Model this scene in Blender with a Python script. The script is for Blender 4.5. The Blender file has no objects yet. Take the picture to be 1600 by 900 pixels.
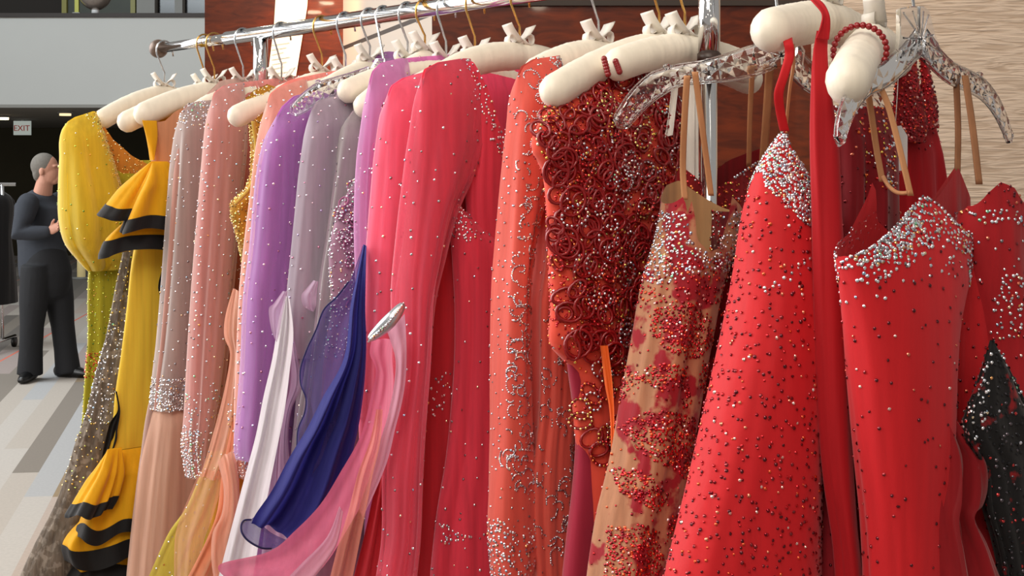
import bpy, bmesh, math, random
import numpy as np
from mathutils import Vector
from mathutils.bvhtree import BVHTree

scene = bpy.context.scene
COL = scene.collection
# ------------------------------------------------------------------ camera
FPX, CX, YH, EYE = 2000.0, 800.0, 262.0, 1.65      # focal length in px of a 1600 px frame, horizon, eye height
cam_d = bpy.data.cameras.new('camera')
cam = bpy.data.objects.new('camera', cam_d); COL.objects.link(cam)
cam.location = (0, 0, EYE); cam.rotation_euler = (math.pi/2, 0, 0)
cam_d.sensor_width = 36; cam_d.lens = 36*FPX/1600
cam_d.shift_y = -(450-YH)/1600
cam_d.clip_start = 0.05; cam_d.clip_end = 100
scene.camera = cam
# ------------------------------------------------------------------ world, lights, exposure
world = bpy.data.worlds.new('world'); scene.world = world; world.use_nodes = True
wbg = world.node_tree.nodes['Background']
wbg.inputs[0].default_value = (1.0, 0.93, 0.86, 1); wbg.inputs[1].default_value = 0.32
scene.view_settings.view_transform = 'Standard'; scene.view_settings.look = 'None'
scene.view_settings.exposure = 0.0; scene.view_settings.gamma = 1
scene.view_settings.use_curve_mapping = False

def area_light(name, loc, target, size, power, col, sy=None):
    d = bpy.data.lights.new(name, 'AREA'); d.energy = power; d.size = size; d.color = col
    if sy: d.shape = 'RECTANGLE'; d.size_y = sy
    o = bpy.data.objects.new(name, d); COL.objects.link(o); o.location = loc
    o.rotation_euler = (Vector(target)-Vector(loc)).to_track_quat('-Z', 'Y').to_euler()
    return o
def spot_light(name, loc, target, power, col, angle=60, blend=.8, radius=.05):
    d = bpy.data.lights.new(name, 'SPOT'); d.energy = power; d.color = col; d.spot_size = math.radians(angle)
    d.spot_blend = blend; d.shadow_soft_size = radius
    o = bpy.data.objects.new(name, d); COL.objects.link(o); o.location = loc
    o.rotation_euler = (Vector(target)-Vector(loc)).to_track_quat('-Z', 'Y').to_euler()
    return o
# tall bright hall windows at left, ceiling light, plus added fill and sparkle points
area_light('hall_window_light', (-6.0, 2.7, 3.9), (0.0, 2.2, 1.4), 6.0, 430, (1.0, 0.97, 0.93), 4.6)
area_light('window_wall_light', (-6.6, 6.2, 3.0), (0.0, 6.2, 3.0), 8.0, 300, (0.97, 0.98, 1.0), 6.0)
area_light('lobby_fill', (-1.4, -2.6, 4.5), (0.3, 2.0, 1.2), 2.4, 95, (1.0, 0.92, 0.82), 1.6)  # unseen fill, added to light the gown faces
area_light('ceiling_panel_light', (-0.4, 0.4, 4.2), (0.1, 2.0, 1.0), 1.6, 30, (1.0, 0.9, 0.78))
area_light('atrium_light', (-7.0, 9.0, 6.5), (-5.5, 14.0, 1.5), 3.5, 420, (0.86, 0.95, 1.0))
area_light('atrium_floor_light', (-4.5, 7.5, 6.0), (-3.5, 8.0, 0.0), 3.0, 30, (1.0, 0.93, 0.84))
for k, (lx, ly, lz, e) in enumerate([(-1.6, -0.9, 3.4, 5), (-0.8, 0.1, 3.6, 5), (0.7, -0.6, 3.5, 5), (1.6, 0.3, 3.6, 4), (-2.2, 0.9, 3.7, 5), (0.2, -1.6, 2.9, 5), (2.3, -0.9, 3.0, 4), (-1.2, -2.0, 2.4, 5), (0.9, -2.4, 2.2, 4), (-2.9, -1.8, 2.0, 5)]):
    d = bpy.data.lights.new('downlight', 'POINT'); d.energy = e; d.color = (1.0, 0.82, 0.62); d.shadow_soft_size = .07  # bare point lamps added out of view to make the crystals sparkle
    o = bpy.data.objects.new('downlight', d); COL.objects.link(o); o.location = (lx, ly, lz)
spot_light('wall_downlight', (-0.84, 5.25, 2.75), (-0.86, 5.85, 2.0), 60, (1.0, 0.55, 0.18), 62)
spot_light('panel_downlight', (0.4, 2.9, 3.4), (0.7, 4.0, 1.7), 45, (1.0, 0.78, 0.55), 95)

# ------------------------------------------------------------------ helpers
def srgb(h):
    h = h.lstrip('#'); r = [int(h[i:i+2], 16)/255 for i in (0, 2, 4)]
    return tuple(c/12.92 if c <= .04045 else ((c+.055)/1.055)**2.4 for c in r) + (1.0,)
def px3(px, py, D):
    return Vector(((px-CX)/FPX*D, D, EYE-(py-YH)/FPX*D))
def link(name, me, mat=None, parent=None):
    o = bpy.data.objects.new(name, me); COL.objects.link(o)
    if mat is not None: me.materials.append(mat)
    if parent is not None: o.parent = parent
    return o
def mesh_np(name, V, F, mat, parent=None, smooth=True, origin=None):
    me = bpy.data.meshes.new(name)
    V = np.asarray(V, dtype=np.float64)
    if origin is not None: V = V - np.asarray(origin)
    me.from_pydata(V.tolist(), [], [list(f) for f in F])
    if smooth: me.polygons.foreach_set('use_smooth', [True]*len(me.polygons))
    me.update()
    return link(name, me, mat, parent)
def thing(name, label, cat, loc=(0, 0, 0), group=None):
    o = bpy.data.objects.new(name, None); COL.objects.link(o); o.location = loc
    o['label'] = label; o['category'] = cat
    if group: o['group'] = group
    return o
def tag(o, label, cat, group=None):
    o['label'] = label; o['category'] = cat
    if group: o['group'] = group
    return o
def structure(o): o['kind'] = 'structure'; return o
def stuff(o): o['kind'] = 'stuff'; return o

class MB:
    """collects primitive shapes into one mesh"""
    def __init__(s): s.V = []; s.F = []
    def add(s, V, F):
        n = len(s.V); s.V += [tuple(v) for v in V]; s.F += [tuple(i+n for i in f) for f in F]
    def box(s, c, d, R=None):
        V = [Vector((x*d[0]/2, y*d[1]/2, z*d[2]/2)) for x in (-1, 1) for y in (-1, 1) for z in (-1, 1)]
        if R is not None: V = [R @ v for v in V]
        V = [v+Vector(c) for v in V]
        s.add(V, [(0, 1, 3, 2), (4, 6, 7, 5), (0, 4, 5, 1), (2, 3, 7, 6), (0, 2, 6, 4), (1, 5, 7, 3)])
    def tube(s, pts, rad, n=10, ry=None, cap=True, round_ends=False, up=None):
        pts = [Vector(p) for p in pts]; m = len(pts)
        if not hasattr(rad, '__len__'): rad = [rad]*m
        if ry is None: ry = rad
        elif not hasattr(ry, '__len__'): ry = [ry]*m
        rad = list(rad); ry = list(ry)
        if round_ends:
            def ends(p, q, r, r2):
                d = (p-q).normalized(); out = []
                for k in (85, 60, 32):
                    a = math.radians(k); out.append((p+d*(min(r, r2)*math.sin(a)), r*math.cos(a), r2*math.cos(a)))
                return out
            e0 = ends(pts[0], pts[1], rad[0], ry[0]); e1 = ends(pts[-1], pts[-2], rad[-1], ry[-1])[::-1]
            pts = [e[0] for e in e0]+pts+[e[0] for e in e1]
            rad = [e[1] for e in e0]+rad+[e[1] for e in e1]; ry = [e[2] for e in e0]+ry+[e[2] for e in e1]
            m = len(pts)
        T = [(pts[min(i+1, m-1)]-pts[max(i-1, 0)]).normalized() for i in range(m)]
        ref = Vector(up) if up is not None else (Vector((0, 0, 1)) if abs(T[0].z) < .9 else Vector((1, 0, 0)))
        a = T[0].cross(ref).normalized(); V = []
        for i in range(m):
            a = (a - T[i]*a.dot(T[i])).normalized(); b = T[i].cross(a)
            for k in range(n):
                t = 2*math.pi*k/n
                V.append(pts[i]+a*(rad[i]*math.cos(t))+b*(ry[i]*math.sin(t)))
        F = [(i*n+k, i*n+(k+1) % n, (i+1)*n+(k+1) % n, (i+1)*n+k) for i in range(m-1) for k in range(n)]
        if cap: F += [tuple(range(n))[::-1], tuple((m-1)*n+k for k in range(n))]
        s.add(V, F)
    def sphere(s, c, r, n=16, m=10, sc=(1, 1, 1)):
        V = [(c[0], c[1], c[2]+r*sc[2])]
        for i in range(1, m):
            p = math.pi*i/m
            for k in range(n):
                t = 2*math.pi*k/n
                V.append((c[0]+r*sc[0]*math.sin(p)*math.cos(t), c[1]+r*sc[1]*math.sin(p)*math.sin(t), c[2]+r*sc[2]*math.cos(p)))
        V.append((c[0], c[1], c[2]-r*sc[2])); e = len(V)-1
        F = [(0, 1+k, 1+(k+1) % n) for k in range(n)]
        F += [(1+(i*n)+k, 1+(i+1)*n+k, 1+(i+1)*n+(k+1) % n, 1+i*n+(k+1) % n) for i in range(m-2) for k in range(n)]
        F += [(e, 1+(m-2)*n+(k+1) % n, 1+(m-2)*n+k) for k in range(n)]
        s.add(V, F)
    def build(s, name, mat, parent=None, smooth=True, origin=None):
        return mesh_np(name, [tuple(v) for v in s.V], s.F, mat, parent, smooth, origin)

def smooth_path(pts, n=8):
    pts = [Vector(p) for p in pts]; out = []
    for i in range(len(pts)-1):
        p0 = pts[max(i-1, 0)]; p1 = pts[i]; p2 = pts[i+1]; p3 = pts[min(i+2, len(pts)-1)]
        for k in range(n):
            t = k/n
            out.append(.5*((2*p1)+(p2-p0)*t+(2*p0-5*p1+4*p2-p3)*t*t+(3*p1-p0-3*p2+p3)*t**3))
    out.append(pts[-1]); return out

# ------------------------------------------------------------------ materials
def new_mat(name):
    m = bpy.data.materials.new(name); m.use_nodes = True
    return m, m.node_tree.nodes, m.node_tree.links, m.node_tree.nodes['Principled BSDF']
def simple(name, col, rough=.5, metal=0, coat=0, emit=0, noise=.0, nscale=20, bump=0.0):
    m, N, L, b = new_mat(name)
    c = srgb(col) if isinstance(col, str) else col
    b.inputs['Base Color'].default_value = c; b.inputs['Roughness'].default_value = rough
    b.inputs['Metallic'].default_value = metal; b.inputs['Coat Weight'].default_value = coat
    if emit: b.inputs['Emission Color'].default_value = c; b.inputs['Emission Strength'].default_value = emit
    if noise or bump:
        tc = N.new('ShaderNodeTexCoord'); n = N.new('ShaderNodeTexNoise'); n.inputs['Scale'].default_value = nscale
        n.inputs['Detail'].default_value = 4
        L.new(tc.outputs['Object'], n.inputs['Vector'])
        if noise:
            h = N.new('ShaderNodeHueSaturation'); h.inputs['Color'].default_value = c
            r = N.new('ShaderNodeMapRange'); r.inputs[3].default_value = 1-noise; r.inputs[4].default_value = 1+noise
            L.new(n.outputs['Fac'], r.inputs[0]); L.new(r.outputs[0], h.inputs['Value']); L.new(h.outputs[0], b.inputs['Base Color'])
        if bump:
            bp = N.new('ShaderNodeBump'); bp.inputs['Strength'].default_value = bump; bp.inputs['Distance'].default_value = .005
            L.new(n.outputs['Fac'], bp.inputs['Height']); L.new(bp.outputs[0], b.inputs['Normal'])
    return m
def fabric(name, col, sheen=.5, trans=.25, alpha=1.0, rough=.75, streak=.12, lining=None, col2=None, cscale=18, cthr=.5, bump=.25, sheen_tint=None, grad=None, spec=.3, sheer=None):
    """woven cloth: fine vertical crinkle, sheen, translucent light, optional sheerness, printed second colour or woven gradient along z"""
    m, N, L, b = new_mat(name)
    tc = N.new('ShaderNodeTexCoord')
    mp = N.new('ShaderNodeMapping'); mp.inputs['Scale'].default_value = (90, 90, 2.2)
    L.new(tc.outputs['Object'], mp.inputs['Vector'])
    ns = N.new('ShaderNodeTexNoise'); ns.inputs['Scale'].default_value = 1; ns.inputs['Detail'].default_value = 3
    L.new(mp.outputs[0], ns.inputs['Vector'])
    wv = N.new('ShaderNodeTexNoise'); wv.inputs['Scale'].default_value = 420; L.new(tc.outputs['Object'], wv.inputs['Vector'])
    base = srgb(col)
    rgb = N.new('ShaderNodeRGB'); rgb.outputs[0].default_value = base; src = rgb.outputs[0]
    if grad:                                   # (z0, z1, colour at z1)
        sx = N.new('ShaderNodeSeparateXYZ'); L.new(tc.outputs['Object'], sx.inputs[0])
        r = N.new('ShaderNodeMapRange'); r.inputs[1].default_value = grad[0]; r.inputs[2].default_value = grad[1]
        L.new(sx.outputs['Z'], r.inputs[0])
        mx = N.new('ShaderNodeMix'); mx.data_type = 'RGBA'; L.new(r.outputs[0], mx.inputs[0]); L.new(src, mx.inputs[6])
        mx.inputs[7].default_value = srgb(grad[2]); src = mx.outputs[2]
    if col2:
        n2 = N.new('ShaderNodeTexNoise'); n2.inputs['Scale'].default_value = cscale; n2.inputs['Detail'].default_value = 5
        L.new(tc.outputs['Object'], n2.inputs['Vector'])
        r = N.new('ShaderNodeMapRange'); r.inputs[1].default_value = cthr-.03; r.inputs[2].default_value = cthr+.03
        L.new(n2.outputs['Fac'], r.inputs[0])
        mx = N.new('ShaderNodeMix'); mx.data_type = 'RGBA'; L.new(r.outputs[0], mx.inputs[0]); L.new(src, mx.inputs[6])
        mx.inputs[7].default_value = srgb(col2); src = mx.outputs[2]
    if lining:
        g = N.new('ShaderNodeNewGeometry'); mx = N.new('ShaderNodeMix'); mx.data_type = 'RGBA'
        L.new(g.outputs['Backfacing'], mx.inputs[0]); L.new(src, mx.inputs[6]); mx.inputs[7].default_value = srgb(lining); src = mx.outputs[2]
    h = N.new('ShaderNodeHueSaturation'); L.new(src, h.inputs['Color'])
    r = N.new('ShaderNodeMapRange'); r.inputs[1].default_value = .3; r.inputs[2].default_value = .7
    r.inputs[3].default_value = 1-streak; r.inputs[4].default_value = 1+streak
    L.new(ns.outputs['Fac'], r.inputs[0]); L.new(r.outputs[0], h.inputs['Value'])
    L.new(h.outputs[0], b.inputs['Base Color'])
    b.inputs['Roughness'].default_value = rough; b.inputs['Specular IOR Level'].default_value = spec
    b.inputs['Sheen Weight'].default_value = sheen; b.inputs['Sheen Roughness'].default_value = .45
    b.inputs['Sheen Tint'].default_value = srgb(sheen_tint) if sheen_tint else (1, .95, .95, 1)
    bp = N.new('ShaderNodeBump'); bp.inputs['Strength'].default_value = bump; bp.inputs['Distance'].default_value = .004
    L.new(ns.outputs['Fac'], bp.inputs['Height'])
    bp2 = N.new('ShaderNodeBump'); bp2.inputs['Strength'].default_value = .12; bp2.inputs['Distance'].default_value = .001
    L.new(wv.outputs['Fac'], bp2.inputs['Height']); L.new(bp.outputs[0], bp2.inputs['Normal']); L.new(bp2.outputs[0], b.inputs['Normal'])
    out = b.outputs[0]
    if trans:
        t = N.new('ShaderNodeBsdfTranslucent'); L.new(h.outputs[0], t.inputs['Color'])
        ms = N.new('ShaderNodeMixShader'); ms.inputs[0].default_value = trans; L.new(out, ms.inputs[1]); L.new(t.outputs[0], ms.inputs[2]); out = ms.outputs[0]
    if alpha < 1:
        tr = N.new('ShaderNodeBsdfTransparent'); ms = N.new('ShaderNodeMixShader')
        ms.inputs[0].default_value = alpha; L.new(tr.outputs[0], ms.inputs[1]); L.new(out, ms.inputs[2]); out = ms.outputs[0]
    if sheer:                                   # thin net: the more thread the slanting view crosses, the denser it is
        ge = N.new('ShaderNodeNewGeometry'); dt = N.new('ShaderNodeVectorMath'); dt.operation = 'DOT_PRODUCT'
        L.new(ge.outputs['Normal'], dt.inputs[0]); L.new(ge.outputs['Incoming'], dt.inputs[1])
        ab = N.new('ShaderNodeMath'); ab.operation = 'ABSOLUTE'; L.new(dt.outputs['Value'], ab.inputs[0])
        mxx = N.new('ShaderNodeMath'); mxx.operation = 'MAXIMUM'; L.new(ab.outputs[0], mxx.inputs[0]); mxx.inputs[1].default_value = .12
        iv = N.new('ShaderNodeMath'); iv.operation = 'DIVIDE'; iv.inputs[0].default_value = 1; L.new(mxx.outputs[0], iv.inputs[1])
        pw = N.new('ShaderNodeMath'); pw.operation = 'POWER'; pw.inputs[0].default_value = 1-sheer; L.new(iv.outputs[0], pw.inputs[1])
        tr = N.new('ShaderNodeBsdfTransparent'); ms = N.new('ShaderNodeMixShader')
        L.new(pw.outputs[0], ms.inputs[0]); L.new(out, ms.inputs[1]); L.new(tr.outputs[0], ms.inputs[2]); out = ms.outputs[0]
    L.new(out, N['Material Output'].inputs['Surface'])
    return m
def gem_material():
    m, N, L, b = new_mat('foil backed crystal')
    a = N.new('ShaderNodeAttribute'); a.attribute_name = 'gem'
    L.new(a.outputs['Color'], b.inputs['Base Color'])
    b.inputs['Metallic'].default_value = .9; b.inputs['Roughness'].default_value = .1
    b.inputs['Coat Weight'].default_value = .35; b.inputs['Coat Roughness'].default_value = .05
    return m
GEM = gem_material()
CHROME = simple('chrome', '#e8eaec', .08, 1.0)
BRASSWIRE = simple('gold hook wire', '#d8a860', .22, 1.0)
STEELWIRE = simple('silver hook wire', '#c8ccd0', .2, 1.0)
SATIN = fabric('ivory satin', '#f3ead8', sheen=.25, trans=0, rough=.38, streak=.04, bump=.1, spec=.5)
RIBBON = fabric('white satin ribbon', '#f4efe6', sheen=.3, trans=.2, rough=.45, streak=.03, bump=.1)
NUDE = fabric('nude elastic', '#c98f63', sheen=.1, trans=.1, rough=.6, streak=.05)
# ------------------------------------------------------------------ the rail line and hanging planes
RX0, RD0, RDX, RDD, RAILZ = -.536, 2.728, .816, -.910, 1.936    # far upright top, step to near upright, rail height
def rail_s(px):
    dx = (px-CX)/FPX
    return (-RX0+RD0*dx)/(RDX-RDD*dx)
def rail_pt(s): return (RX0+RDX*s, RD0+RDD*s)
class Frame:
    """vertical hanging plane: a runs toward the viewer's left end of the hanger, off is across the plane towards the near end of the rail"""
    def __init__(s, X0, D0, v=(-.745, -.668)):
        l = math.hypot(*v); s.X, s.D = X0, D0; s.v = (v[0]/l, v[1]/l); s.u = (-s.v[1], s.v[0])
    def pt(s, px, py, off=0.0):
        X = s.X+off*s.u[0]; D = s.D+off*s.u[1]; dx = (px-CX)/FPX
        a = (X-D*dx)/(s.v[1]*dx-s.v[0]); Dp = D+a*s.v[1]
        return a, EYE-(py-YH)/FPX*Dp
    def W(s, a, z, off=0.0):
        return (s.X+a*s.v[0]+off*s.u[0], s.D+a*s.v[1]+off*s.u[1], z)
    def proj(s, a, z):
        X = s.X+a*s.v[0]; D = s.D+a*s.v[1]
        return CX+FPX*X/D, YH-(z-EYE)*FPX/D
def rail_frame(px, v=(-.745, -.668)): return Frame(*rail_pt(rail_s(px)), v)

def smooth_fn(P, n=6):
    """list of (z, value), z falling -> smooth interpolator"""
    P = sorted(P, key=lambda p: -p[0]); z = np.array([p[0] for p in P]); x = np.array([p[1] for p in P])
    if len(P) > 2:
        d = np.zeros(len(P)); s = np.diff(x)/np.minimum(np.diff(z), -1e-6)
        d[1:-1] = (s[:-1]+s[1:])/2; d[0] = s[0]; d[-1] = s[-1]
        zz, xx = [], []
        for i in range(len(P)-1):
            h = z[i+1]-z[i]
            for k in range(n):
                t = k/n
                zz.append(z[i]+h*t)
                xx.append((2*t**3-3*t*t+1)*x[i]+(t**3-2*t*t+t)*h*d[i]+(-2*t**3+3*t*t)*x[i+1]+(t**3-t*t)*h*d[i+1])
        zz.append(z[-1]); xx.append(x[-1]); z = np.array(zz); x = np.array(xx)
    zr, xr = z[::-1].copy(), x[::-1].copy()
    return lambda q: np.interp(q, zr, xr)

def tube(g, fr, name, mat, L, R, T=.03, off=0.0, top=None, topb=None, hem=None, fold=(.006, 7), seed=0, nt=72, nw=56, close=True, w0=0.0, w1=1.0, grow=0.0, hemwave=(0, 3), stuffed=False, parent=None, power=.75, foldtop=.12, lining=None):
    """closed sleeve of cloth: L and R are its left and right edges (photo measurements turned into the hanging plane), T half thickness, off across the plane"""
    rnd = random.Random(seed*77+5)
    Lp = [fr.pt(x, y, off) for x, y in L]
    fL = smooth_fn([(z, a) for a, z in Lp]); zmax = max(z for a, z in Lp); zmin = min(z for a, z in Lp)
    if isinstance(R, (int, float)): fR = lambda z: np.full_like(z, R)
    elif isinstance(R, tuple): fR = (lambda z, w=R[0]: fL(z)-w)             # constant width
    else:
        Rp = [fr.pt(x, y, off) for x, y in R]; fR = smooth_fn([(z, a) for a, z in Rp])
    zb = hem if hem is not None else zmin
    th = np.linspace(0, 2*np.pi, nt, endpoint=False); x = (1-np.cos(th))/2
    def topfun(P):
        if P is None: return np.full(nt, zmax)
        q = [fr.pt(px, py, off) for px, py in P]
        xs = []
        for a, z in q:
            zl = np.array([min(z, zmax)]); l = fL(zl)[0]; r = fR(zl)[0]; xs.append(((l-a)/max(l-r, 1e-4), z))
        xs.sort(); return np.interp(x, [p[0] for p in xs], [p[1] for p in xs])
    zt = topfun(top)
    if topb is not None: zt = np.where(np.sin(th) >= 0, zt, topfun(topb))
    w = (w0+(w1-w0)*np.linspace(0, 1, nw))[:, None]
    zh = zb+hemwave[0]*np.cos(hemwave[1]*th+seed)
    Z = zt[None, :]+(zh-zt)[None, :]*w
    A0, A1 = fL(Z), fR(Z)
    if callable(T): TT = T(Z)
    elif isinstance(T, list): TT = smooth_fn([(fr.pt(px, py, off)[1], t) for px, py, t in T])(Z)
    else: TT = np.full_like(Z, T)
    fall = w*np.maximum(zt-zb, .01)[None, :]
    if close: TT = TT*np.sqrt(np.clip(fall/.05, .02, 1))
    c, s = np.cos(th)[None, :], np.sin(th)[None, :]
    H = (A0-A1)/2
    nx, ny = TT*c, np.abs(H)*s; nl = np.sqrt(nx*nx+ny*ny)+1e-6; nx, ny = nx/nl, ny/nl
    amp = fold[0]*np.clip(fall/foldtop, 0, 1)
    D = np.zeros_like(Z); ks = [fold[1], fold[1]*2-1, fold[1]*3+1]
    for k, wt in zip(ks, (1, .38, .16)):
        p = rnd.uniform(0, 6.28); dr = rnd.uniform(-2.2, 2.2); q = rnd.uniform(0, 6.28)
        D += wt*np.sin(k*(th[None, :]+.25*np.sin(2*th[None, :]+p))+p+dr*fall)*(.62+.38*np.sin(th[None, :]*2+q+3.1*fall))
    D = D*amp+grow
    a = A0-(A0-A1)*x[None, :]+D*nx
    o = off+TT*np.sign(s)*np.abs(s)**power+D*ny
    V = np.stack([fr.X+a*fr.v[0]+o*fr.u[0], fr.D+a*fr.v[1]+o*fr.u[1], Z], -1).reshape(-1, 3)
    F = [(i*nt+k, (i+1)*nt+k, (i+1)*nt+(k+1) % nt, i*nt+(k+1) % nt) for i in range(nw-1) for k in range(nt)]
    ob = mesh_np(name, V, F, mat, parent or g, True, g.location)
    if lining is not None:
        q = T if callable(T) else ([(x_, y_, t_*.8) for x_, y_, t_ in T] if isinstance(T, list) else T*.8)
        tube(g, fr, 'lining', lining, L, R, q, off, top, topb, hem, (fold[0]*.8, fold[1]+1), seed+300, 48, 40, close, w0, w1, grow-.005, hemwave, parent=ob, power=power, foldtop=foldtop)
    return dict(V=V, F=F, fr=fr, ob=ob, g=g, off=off)

def ribbon(g, name, mat, E0, E1, nx=14, fold=(.006, 2.0), seed=0, n=7, thick=.0, bow=.0, parent=None):
    """strip of cloth between two edges given as (px, py, depth) measurements"""
    a = smooth_path([px3(*p) for p in E0], n); b = smooth_path([px3(*p) for p in E1], n)
    m = max(len(a), len(b))
    def rs(P):
        P = np.array([tuple(p) for p in P]); t = np.linspace(0, 1, len(P)); q = np.linspace(0, 1, m)
        return np.stack([np.interp(q, t, P[:, i]) for i in range(3)], -1)
    a, b = rs(a), rs(b); rnd = random.Random(seed); ph = rnd.uniform(0, 6)
    V = []
    for i in range(m):
        f = i/(m-1); wd = np.linalg.norm(b[i]-a[i])
        for k in range(nx):
            t = k/(nx-1); p = a[i]*(1-t)+b[i]*t
            amp = min(fold[0], wd*.22)
            d = amp*math.sin(2*math.pi*fold[1]*t+ph+1.3*f)+amp*.5*math.sin(2*math.pi*fold[1]*2.3*t+ph*2-f*2)+bow*wd*math.sin(math.pi*t)
            V.append(p+np.array((.25*d, -d, 0)))
    F = [(i*nx+k, (i+1)*nx+k, (i+1)*nx+k+1, i*nx+k+1) for i in range(m-1) for k in range(nx-1)]
    ob = mesh_np(name, V, F, mat, parent or g, True, g.location)
    if thick:
        md = ob.modifiers.new('thick', 'SOLIDIFY'); md.thickness = thick; md.offset = 0
    return dict(V=np.array(V), F=F, fr=None, ob=ob, g=g)

# ------------------------------------------------------------------ crystals
PAL = {
 'silver': [((.93, .95, 1), 10), ((.75, .8, .9), 4), ((1, .8, .55), 1.6), ((1, .5, .2), .8), ((.5, .75, 1), 1.2), ((.4, .95, .6), .35), ((.35, .33, .36), 3)],
 'steel': [((.85, .88, .95), 5), ((.5, .48, .52), 5), ((.3, .22, .24), 4), ((1, .8, .6), 1.2), ((.5, .7, .95), .8)],
 'dark': [((.16, .02, .03), 7), ((.35, .04, .05), 4), ((1, .7, .65), .8), ((.9, .25, .15), 1.2)],
 'red': [((.62, .02, .03), 8), ((.9, .12, .04), 3), ((.25, .004, .015), 6), ((1, .5, .45), .9), ((1, .9, .9), .3)],
 'fire': [((1, .25, .06), 5), ((1, .75, .15), 2.6), ((.85, .06, .06), 6), ((.9, .9, 1), 1.8), ((.5, .02, .03), 3)],
 'gold': [((1, .78, .25), 6), ((.9, .55, .12), 3), ((1, .95, .7), 3), ((.35, .25, .08), 3), ((.7, .9, .3), 1)],
 'lime': [((.85, .95, .15), 6), ((.6, .75, .1), 4), ((1, 1, .6), 2), ((1, .6, .15), 2), ((.2, .35, .05), 3)],
 'pink': [((1, .75, .85), 5), ((.9, .9, 1), 4), ((.7, .3, .45), 3), ((.6, .5, .8), 2)],
 'black': [((.02, .02, .025), 8), ((.12, .1, .12), 3), ((.7, .7, .8), .6), ((.6, .05, .05), 1)],
}
def in_poly(P, x, y):
    P = np.asarray(P, float); c = np.zeros(x.shape, bool); j = len(P)-1
    for i in range(len(P)):
        xi, yi, xj, yj = *P[i], *P[j]
        if yi != yj: c ^= ((yi > y) != (yj > y)) & (x < (xj-xi)*(y-yi)/(yj-yi)+xi)
        j = i
    return c
class Gems:
    def __init__(s): s.P = []; s.N = []; s.R = []; s.C = []
    def put(s, p, n, r, c): s.P.append(p); s.N.append(n); s.R.append(r); s.C.append(c)
    def build(s, g, name='crystals', parent=None, seed=1, sides=6):
        if not s.P: return
        rs = np.random.RandomState(seed); P = np.array(s.P, float); N = np.array(s.N, float); R = np.array(s.R); C = np.array(s.C); n = len(P)
        R = R*.8; N += rs.normal(0, .26, N.shape); N /= np.linalg.norm(N, axis=1)[:, None]+1e-9
        A = np.cross(N, np.array([.13, .21, .97])); A /= np.linalg.norm(A, axis=1)[:, None]+1e-9; B = np.cross(N, A)
        ph = rs.uniform(0, 6.28, n); V = np.zeros((n, sides*2, 3))
        for k in range(sides):
            t = ph+2*np.pi*k/sides; d = A*np.cos(t)[:, None]+B*np.sin(t)[:, None]
            V[:, k] = P+d*R[:, None]; V[:, sides+k] = P+d*(R*.55)[:, None]+N*(R*.55)[:, None]
        F = [(k, (k+1) % sides, sides+(k+1) % sides, sides+k) for k in range(sides)]
        loops = np.array([i for f in F for i in f]+[sides+k for k in range(sides)])
        per = len(loops); tot = np.array([4]*sides+[sides]); st = np.concatenate([[0], np.cumsum(tot)[:-1]])
        V = V.reshape(-1, 3)-np.array(g.location)
        me = bpy.data.meshes.new(name); me.vertices.add(len(V)); me.vertices.foreach_set('co', V.ravel())
        me.loops.add(per*n); me.loops.foreach_set('vertex_index', (loops[None, :]+np.arange(n)[:, None]*sides*2).ravel())
        me.polygons.add((sides+1)*n); me.polygons.foreach_set('loop_start', (st[None, :]+np.arange(n)[:, None]*per).ravel())
        me.polygons.foreach_set('loop_total', np.tile(tot, n))
        me.update(calc_edges=True); me.validate()
        at = me.color_attributes.new('gem', 'FLOAT_COLOR', 'POINT')
        cc = np.ones((n, sides*2, 4)); cc[:, :, :3] = C[:, None, :]; at.data.foreach_set('color', cc.ravel())
        return stuff(link(name, me, GEM, parent or g))
def pick(pal, rnd):
    p = PAL[pal]; t = rnd.uniform(0, sum(w for _, w in p))
    for c, w in p:
        t -= w
        if t <= 0: return c
    return p[0][0]
def tri_data(tb):
    if 'tri' not in tb:
        V = tb['V']; F = np.array(tb['F']); T = np.concatenate([F[:, [0, 1, 2]], F[:, [0, 2, 3]]])
        a, b, c = V[T[:, 0]], V[T[:, 1]], V[T[:, 2]]; n = np.cross(b-a, c-a); ar = np.linalg.norm(n, axis=1)/2
        n = n/(2*ar[:, None]+1e-12)
        ctr = (a+b+c)/3
        tb['tri'] = (a, b, c, n, ar, ctr)
    return tb['tri']
def outward(tb, p, n):
    fr = tb['fr']
    if fr is None: return n if n[1] < 0 else -n
    return n if tb.get('sgn', 1) > 0 else -n
def fix_sign(tb):
    a, b, c, n, ar, ctr = tri_data(tb)
    if tb['fr'] is None: tb['sgn'] = 1; return
    fr = tb['fr']; o = (ctr[:, 0]-fr.X)*fr.u[0]+(ctr[:, 1]-fr.D)*fr.u[1]; m = np.average(o, weights=ar)
    d = (n[:, 0]*fr.u[0]+n[:, 1]*fr.u[1])*np.sign(o-m); tb['sgn'] = 1 if (d*ar).sum() > 0 else -1
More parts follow.
